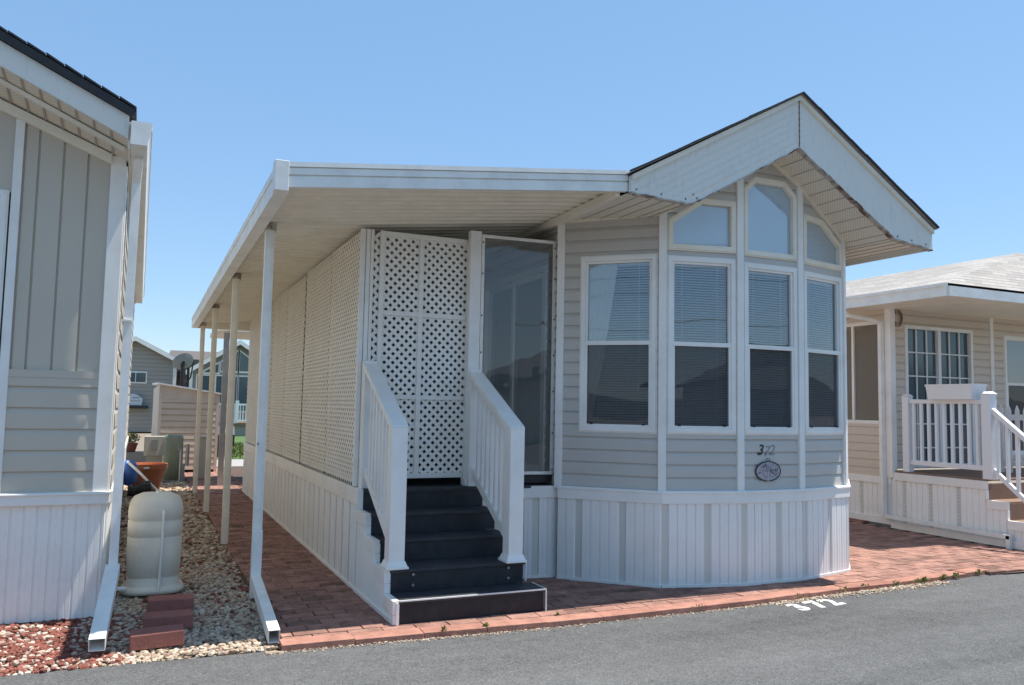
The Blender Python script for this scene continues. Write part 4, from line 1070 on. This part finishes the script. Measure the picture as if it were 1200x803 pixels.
# planter box
pb=thing('planter_box','empty white planter box sitting on porch railing of the right home','planter box',(9.80,7.41,1.80))
t=MB();pts0=[(9.68,7.10),(9.92,7.10),(9.92,7.73),(9.68,7.73)];pts1=[(9.66,7.07),(9.94,7.07),(9.94,7.755),(9.66,7.755)]
n=4
for i in range(4):
    j=(i+1)%4
    t.poly([(*pts0[i],1.80),(*pts0[j],1.80),(*pts1[j],1.99),(*pts1[i],1.99)])
t.poly([(*p_,1.805) for p_ in pts0]);t.box(9.655,9.675,7.065,7.76,1.975,2.0);t.box(9.925,9.945,7.065,7.76,1.975,2.0);t.box(9.675,9.925,7.065,7.085,1.975,2.0);t.box(9.675,9.925,7.74,7.76,1.975,2.0)
t.build('planter_body',PLAST,pb)
t=MB();t.box(9.70,9.90,7.12,7.70,1.93,1.935);t.build('soil',BARK,pb)

# ================================================================== STRIP BETWEEN THE HOMES
tk=thing('storage_barrel','rounded beige plastic utility cover held by a strap on the pebbles','utility cover',(.18,7.68,0))
prof=[(.245,0),(.245,.03),(.225,.05),(.205,.06),(.206,.11),(.197,.12),(.197,.13),(.207,.14),(.212,.30),(.214,.44),(.205,.452),(.205,.462),(.215,.475),(.214,.575),(.206,.585),(.205,.595),(.216,.61),(.214,.68),(.205,.73),(.180,.775),(.12,.803),(.03,.812)]
t=MB();t.lathe((.18,7.68,0),prof,36,sup=3.2);t.build('cover_shell',TANKM,tk,smooth=True)
t=MB();t.tube([(.215,7.435,.02),(.225,7.462,.12),(.235,7.458,.45),(.235,7.46,.65),(.22,7.52,.75),(.19,7.62,.805),(.18,7.68,.815)],.012,6);t.build('strap',LATW,tk)
t=MB();t.tube([(-.14,7.5,.06),(-.02,7.5,.05)],.018,8);t.build('side_pipe',WHITE2,tk)
PB='loose red bricks stepping up from the road'
for i,(x,y,a,lab) in enumerate(((.185,5.995,.02,'red paver brick nearest the road, its front in sun'),(.265,6.42,.0,'middle red paver brick of the row of three'),(.30,6.94,-.02,'red paver brick farthest from the road, against the beige cover'))):
    t=MB();t.rbox((x,y,.035),(.325,.175 if i else .18,.095),a,R.uniform(-.03,.03),R.uniform(-.03,.03));o=t.build('paver_brick',PAVER,None,bevel=.006);tag(o,lab,'brick',PB)

def pot(loc,r,h,m,name,lab,cat='flower pot'):
    o=thing(name,lab,cat,loc)
    t=MB();x,y,z=loc;t.lathe((x,y,z),[(r*.62,0),(r*.92,h*.8),(r*.92,h*.81),(r,h*.82),(r,h),(r*.93,h),(r*.9,h*.9),(.01,h*.88)],24);t.build('pot_body',m,o,smooth=False);return o
# metres far away: y~16
op=pot((.19,15.9,0),.33,.47,TERRA,'plant_pot','big orange terracotta pot standing among the hoses')
t=MB();t.box(.13,.22,15.56,15.57,.40,.43);t.build('pot_sticker',PLAST,op)
uc=thing('utility_cabinet','rounded green utility cabinet beside the grey meter box','utility cabinet',(.72,17.9,0))
t=MB();t.lathe((.68,17.9,0),[(.18,0),(.18,.83),(.17,.87),(.14,.895),(.05,.90)],28,sup=3.5);t.build('cabinet_shell',GREENU,uc,smooth=True)
t=MB();t.tube([(.80,17.4,0),(.80,17.4,.60),(.74,17.4,.64)],.022,8);t.tube([(.86,17.45,0),(.86,17.45,.35)],.025,8);t.tube([(.93,17.6,.3),(.93,17.6,.72)],.035,8);t.build('standpipe',STEEL,uc)
mb_=thing('meter_box','grey beige electric meter box on a pedestal behind the orange pot','meter box',(.22,18.6,0))
t=MB();t.box(.14,.55,18.5,18.7,0.44,.84);t.build('meter_housing',GREYU,mb_,bevel=.01)
t=MB();t.box(.19,.50,18.55,18.7,0,.44);t.build('pedestal',GREYU,mb_)
t=MB();t.box(.28,.40,18.485,18.498,.56,.77);t.build('meter_face',STEEL,mb_)
up=tag((lambda t:(t.box(1.08,1.33,17.9,18.1,0,.83),t.box(1.065,1.345,17.88,18.12,.83,.86),t)[2])(MB()).build('utility_pedestal',GREYU,None,bevel=.008),'olive grey utility pedestal in front of the pink beige shed','utility pedestal')
# pipes, hose, blue bag
t=MB();t.tube([(-.1,14.9,.10),(.12,14.9,.10),(.2,14.9,.12)],[.09,.09,.09],10);t.tube([(.10,14.88,.12),(.26,14.86,.15)],[.13,.13],10)
tag(t.build('drain_pipe',DARKR),'black drain pipe lying in front of the orange pot','pipe')
t=MB();t.tube([(-.12,15.2,.55),(.05,15.0,.40),(.2,14.85,.25),(.35,14.8,.1),(.5,14.7,.035),(.62,14.7,.03)],.022,8)
tag(t.build('grey_hose',WHITE2,smooth=True),'pale grey hose trailing from the pot onto pebbles','hose')
t=MB();t.lathe((-.10,15.3,0.15),[(.04,0),(.13,.05),(.15,.2),(.12,.36),(.05,.42)],14);tag(t.build('blue_bag',BLUEB,smooth=True),'blue plastic bag tucked beside the orange pot','bag')
pp=pot((-.12,20.6,.40),.15,.20,TERRD,'potted_plant','small dark pot with yellow green plant near the grey far home','potted plant')
t=MB();leaves(t,(-.12,20.6,.73),(.19,.15,.14),330,.03,R);
for k in range(6): t.tube([(-.12,20.6,.58),(-.12+R.uniform(-.12,.12),20.6,.78)],.005,4)
t.build('foliage',LEAF,pp)
t=MB();t.box(-.6,.30,20.35,20.9,-.05,.398);tag(t.build('low_wall',CONC),'low concrete ledge beneath the small potted plant','low wall')
# shed
sh=thing('garden_shed','pink beige metal storage shed with sloping lid roof','shed',(1.0,20,0))
Fsh=Facet((.40,19.66),(1.66,19.66))
t=MB();siding(t,Fsh,.06,1.20,.06,1.60,.135,lip=.03)
t.hexa([(.40,19.66,0),(.46,19.63,0),(.46,19.68,0),(.40,19.68,0),(.40,19.66,1.85),(.46,19.63,1.83),(.46,19.68,1.83),(.40,19.68,1.85)]);t.box(1.60,1.66,19.63,19.68,0,1.68)
t.prism([(.40,19.64,1.60),(1.66,19.64,1.60),(1.66,19.64,1.73),(.40,19.64,1.94)],(0,.03,0))
t.prism([(.40,19.66,0),(.30,20.9,0),(.30,20.9,1.85),(.40,19.66,1.93)],(.02,0,0));t.box(1.64,1.66,19.69,20.9,0,1.68);t.box(.32,1.64,20.86,20.9,0,1.6);t.build('shed_wall',SHEDM,sh)
t=MB();t.hexa([(.36,19.58,1.94),(1.70,19.58,1.735),(1.70,20.95,1.735),(.26,20.95,1.94),(.36,19.58,1.975),(1.70,19.58,1.77),(1.70,20.95,1.77),(.26,20.95,1.975)]);t.build('shed_roof',WHITE2,sh)
# rear neighbouring awning on grey post
ra=thing('carport','low carport roof on a grey steel post behind the lattice wall','carport',(1.45,16.5,0))
t=MB();t.box(1.42,1.52,16.45,16.53,0,2.90);t.build('post',GREYP,ra)
t=MB();t.box(1.30,3.8,16.3,18.4,2.92,3.0);t.build('roof_panel',CREAM,ra)
t=MB();t.box(3.3,3.36,18.2,18.26,0,2.92);t.build('post',GREYP,ra)

# far homes
def far_home(name,lab,cx,y,hw,zr,ze,depth,sid,prow=False,over=.25,zb=0):
    h=thing(name,lab,'house',(cx,y,0))
    t=MB();F=Facet((cx-hw,y),(cx+hw,y));siding(t,F,0,2*hw,zb,zr,.2,topfn=lambda u:ze+(zr-ze)*(1-abs(u-hw)/hw)+.05,lip=.025)
    t.box(cx-hw,cx-hw+.05,y+.03,y+depth,0,ze);t.box(cx+hw-.05,cx+hw,y+.03,y+depth,0,ze);t.box(cx-hw,cx+hw,y+depth-.05,y+depth,0,ze);t.build('wall',sid,h)
    s=(zr-ze)/hw
    t=MB();t.prism([(cx-hw-over,y-.4,ze-over*s),(cx,y-.4,zr),(cx+hw+over,y-.4,ze-over*s),(cx+hw+over,y-.4,ze-over*s+.14),(cx,y-.4,zr+.14),(cx-hw-over,y-.4,ze-over*s+.14)],(0,depth+.5,0));t.build('roof',FARROOF,h)
    t=MB();t.prism([(cx-hw-over,y-.45,ze-over*s-.10),(cx,y-.45,zr-.08),(cx+hw+over,y-.45,ze-over*s-.10),(cx+hw+over,y-.45,ze-over*s+.12),(cx,y-.45,zr+.13),(cx-hw-over,y-.45,ze-over*s+.12)],(0,.045,0));t.build('fascia',WHITE2,h)
    for q in (-1,1):
        t=MB();t.box(cx+q*hw-.08,cx+q*hw+.08,y-.06,y+.06,0,ze-.1);t.build('corner_trim',WHITE2,h)
    return h
g1=far_home('house','taupe gabled house far away at the left of the gap',-.30,44,1.85,4.50,3.55,9,HOUSEG)
t=MB();t.box(-.75,.30,43.93,43.97,2.36,2.95);f=t.build('window',WHITE2,g1);t=MB();t.box(-.68,-.23,43.91,43.93,2.43,2.88);t.box(-.19,.24,43.91,43.93,2.43,2.88);t.build('pane',FARGL,f)
t=MB();t.box(-.8,.42,43.6,43.95,1.14,1.28);t.build('ledge',BLACKM,g1)
t=MB();t.prism([(-.6,43.7,1.30),(.12,43.7,1.30),(.16,43.7,1.62),(-.08,43.7,1.80),(-.3,43.7,1.86),(-.6,43.7,1.72)],(0,.06,0));o=t.build('hanging_sign',SIGNW);tag(o,'pale shaped sign standing on the dark ledge of the taupe house','sign')
t=MB();t.box(-.3,-.0,43.69,43.70,1.64,1.69);t.box(-.42,.05,43.69,43.70,1.50,1.53);t.build('sign_mark',GREENU,o)
g2=far_home('house','grey gabled house with triangular windows seen past the awning posts',4.35,42,2.15,4.42,3.05,10,HOUSEB,zb=.5)
# its prow glazing
for pts in ([(3.55,3.05),(4.30,3.05),(4.30,4.0),(3.55,3.45)],[(4.40,3.05),(5.15,3.05),(5.15,3.45),(4.40,4.0)],[(2.75,2.95),(3.42,2.95),(3.42,3.38)]):
    t=MB();t.prism([(x,41.93,z) for x,z in inset(pts,-.08)],(0,.05,0));f=t.build('window',WHITE2,g2);t=MB();t.prism([(x,41.91,z) for x,z in pts],(0,.02,0));t.build('pane',FARGL,f)
for (a,b_) in ((2.5,3.15),(3.35,4.3),(4.4,5.4)):
    t=MB();t.box(a-.07,b_+.07,41.93,41.98,1.05,2.85);f=t.build('window',WHITE2,g2);t=MB();t.box(a,b_,41.91,41.93,1.12,2.78);t.build('pane',FARGL,f)
t=MB();t.box(3.2,6.4,39.6,41.9,.45,.60);t.build('deck',WOOD,g2)
t=MB();t.box(3.2,6.4,39.7,41.9,-.02,.45);t.build('deck_skirt',HOUSEB,g2)
rr=MB();rr.box(3.2,6.4,39.58,39.66,1.40,1.48);rr.box(3.2,6.4,39.58,39.66,.66,.73)
for k in range(26): rr.box(3.25+k*.125,3.30+k*.125,39.60,39.64,.73,1.40)
rr.box(3.15,3.28,39.55,39.68,.6,1.6);rr.box(4.05,4.2,39.55,39.68,.6,1.62);rr.build('deck_railing',PLAST,g2)
# broad roof behind
g3=thing('house','wide low house with grey brown roof behind the satellite dish','house',(1,50,0))
t=MB();t.box(1.45,7,50,56,0,3.9);t.build('wall',HOUSEB,g3)
t=MB();t.prism([(1.3,49.6,3.2),(1.3,49.6,3.9),(1.5,50.5,4.42),(1.5,56,3.9)],(7,0,0));t.build('roof',FARROOF,g3)
# homes across the road, behind the viewer (they show in the windows)
for (cx_,y_,lab) in ((13.5,-17,'beige home across the road, mirrored in the porch side windows'),(23,-19,'dark home across the road, mirrored in the centre bay windows'),(34,-18,'grey home across the road, mirrored in the right bay window'),(-19,-13,'taupe home across the road, mirrored in the window beside the porch')):
    g=thing('house',lab,'house',(cx_,y_,0));t=MB();t.box(cx_-3,cx_+3,y_-8,y_,0,2.7);t.prism([(cx_-3,y_-.02,2.7),(cx_+3,y_-.02,2.7),(cx_,y_-.02,4.0)],(0,-7.9,0));t.build('wall',R.choice([HOUSEG,HOUSEB,SID_R]),g)
    t=MB();t.prism([(cx_-3.3,y_+.3,2.62),(cx_,y_+.3,4.05),(cx_+3.3,y_+.3,2.62),(cx_+3.3,y_+.3,2.75),(cx_,y_+.3,4.2),(cx_-3.3,y_+.3,2.75)],(0,-8.6,0));t.build('roof',FARROOF,g)
    for q in (-1.7,0.1,1.5):
        t=MB();t.box(cx_+q-.5,cx_+q+.5,y_+.01,y_+.05,1.0,2.2);w_=t.build('window',WHITE2,g);t=MB();t.box(cx_+q-.43,cx_+q+.43,y_+.055,y_+.065,1.07,2.13);t.build('pane',FARGL,w_)
ln=thing('power_line','overhead wires across the road, mirrored faintly in the glass','power line',(30,-11,0))
t=MB();t.tube([(38,-12,0),(38,-12,9)],.14,8);t.tube([(-32,-10,0),(-32,-10,9)],.14,8);t.build('pole',BARK,ln)
for zz,yy in ((8.6,-11.8),(7.9,-11.8),(6.2,-11.6)):
    t=MB();t.tube([(38-70*k/24,yy+2*k/24,zz-2.0*4*(k/24)*(1-k/24)) for k in range(25)],.013,5);t.build('wire',BLACKM,ln)
# dish on stand
dh=thing('satellite_dish','round grey green satellite dish on black pole above the shed','satellite dish',(.95,23.0,0))
t=MB();c=V((1.02,23.0,2.55));ax=V((-.3,.72,.62)).normalized();s_=ax.cross(V((0,1,0))).normalized();u_=s_.cross(ax);rings=[]
for rr_,zz in ((.01,0),(.10,.012),(.19,.045),(.27,.09)):
    rings.append([c+s_*rr_*math.cos(a*math.pi/14)+u_*rr_*math.sin(a*math.pi/14)+ax*zz for a in range(28)])
for r0,r1 in zip(rings[:-1],rings[1:]):
    for k in range(28): t.poly([r0[k],r0[(k+1)%28],r1[(k+1)%28],r1[k]])
t.build('dish',DISHM,dh,smooth=True)
t=MB();t.tube([(1.0,23.0,0),(1.0,23.0,2.7)],.05,8);t.tube([(1.02,23.0,1.9),(1.2,23,2.2),(1.25,23,2.6)],.02,6);t.tube([(1.14,23.1,0),(1.14,23.1,2.45)],.035,8);t.build('pole',BLACKM,dh)
# trees in the far gap
def tree(x,y,h,r,lab,m,n,gr=None):
    o=thing('tree',lab,'tree',(x,y,0),gr)
    t=MB();t.tube([(x,y,0),(x+.1,y,h*.5),(x-.05,y,h*.8)],[.22,.15,.06],8)
    for k in range(6):
        a=k*1.05;t.tube([(x,y,h*.45),(x+r*.6*math.cos(a),y+r*.6*math.sin(a),h*.75)],[.08,.03],5)
    t.build('trunk',BARK,o)
    t=MB()
    for k in range(14):
        a=R.uniform(0,6.28);rr_=R.uniform(0,r*.75);leaves(t,(x+rr_*math.cos(a),y+rr_*math.sin(a),h*.72+R.uniform(-.25,.25)*h),(r*.35,r*.35,r*.28),n,.16,R)
    t.build('crown',m,o)
tree(2.0,75,4.1,1.6,'dark bushy tree far off beside the taupe house',LEAFD,260)
tree(3.1,82,4.9,1.7,'taller hazy green tree behind the satellite dish pole',LEAFD,260)
# sliver of a parked vehicle
pc_=thing('parked_car','dark parked car partly hidden behind awning posts on the lawn edge','car',(1.75,27,0))
bodyp=[(25.0,.30),(24.95,.62),(25.15,.86),(25.9,.95),(26.5,1.38),(28.2,1.42),(29.2,1.0),(29.3,.35)]
t=MB();t.prism([(.95,y_,z_) for y_,z_ in bodyp],(1.62,0,0));t.build('body',BLACKM,pc_,bevel=.06)
for q in (.98,2.34):
    for yy in (25.8,28.4):
        t=MB();t.tube([(q,yy,.31),(q+.2,yy,.31)],.31,18);t.build('wheel',DARKR,pc_)
for q in (1.12,2.40):
    t=MB();t.rbox((q,24.96,.72),(.24,.06,.14));t.build('headlight',PLAST,pc_)
t=MB();t.rbox((2.66,26.3,.98),(.16,.10,.12));t.build('wing_mirror',PLAST,pc_)

# ================================================================== CAMERA, LIGHT, WORLD
cam=bpy.data.cameras.new('camera');co=bpy.data.objects.new('camera',cam);col.objects.link(co)
Mr=((.9099502,-.41426958,.01927028),(-.04971031,-.06282276,.99678593),(.41172748,.90798349,.07775905))
m3=Matrix(((Mr[0][0],Mr[1][0],-Mr[2][0]),(Mr[0][1],Mr[1][1],-Mr[2][1]),(Mr[0][2],Mr[1][2],-Mr[2][2])))
co.matrix_world=Matrix.Translation((0,0,1.6))@m3.to_4x4()
cam.sensor_width=36;cam.lens=957.678/1200*36;cam.clip_end=2000;cam.clip_start=.05
scene.camera=co
sv=V((.356,-.055,1)).normalized()
sl=bpy.data.lights.new('sun','SUN');so=bpy.data.objects.new('sun',sl);col.objects.link(so)
sl.energy=3.7;sl.angle=math.radians(.5);sl.color=(1,.96,.90)
so.rotation_euler=sv.to_track_quat('Z','Y').to_euler()
wd=bpy.data.worlds.new('World');scene.world=wd;wd.use_nodes=True;nt=wd.node_tree
bg=nt.nodes['Background'];sk=nt.nodes.new('ShaderNodeTexSky');sk.sky_type='NISHITA';sk.sun_disc=False
sk.sun_elevation=math.asin(sv.z);sk.sun_rotation=math.atan2(sv.x,sv.y)
sk.air_density=1.0;sk.dust_density=.15;sk.ozone_density=1.2;sk.altitude=0
mxs=nt.nodes.new('ShaderNodeMix');mxs.data_type='RGBA';mxs.inputs['Factor'].default_value=.66;mxs.inputs['B'].default_value=(.70,1.46,2.50,1)
nt.links.new(sk.outputs[0],mxs.inputs['A']);nt.links.new(mxs.outputs['Result'],bg.inputs[0]);bg.inputs[1].default_value=.14
scene.view_settings.view_transform='Standard';scene.view_settings.look='None';scene.view_settings.exposure=.95;scene.view_settings.gamma=1
scene.cycles.max_bounces=8;scene.cycles.diffuse_bounces=4;scene.cycles.transparent_max_bounces=16
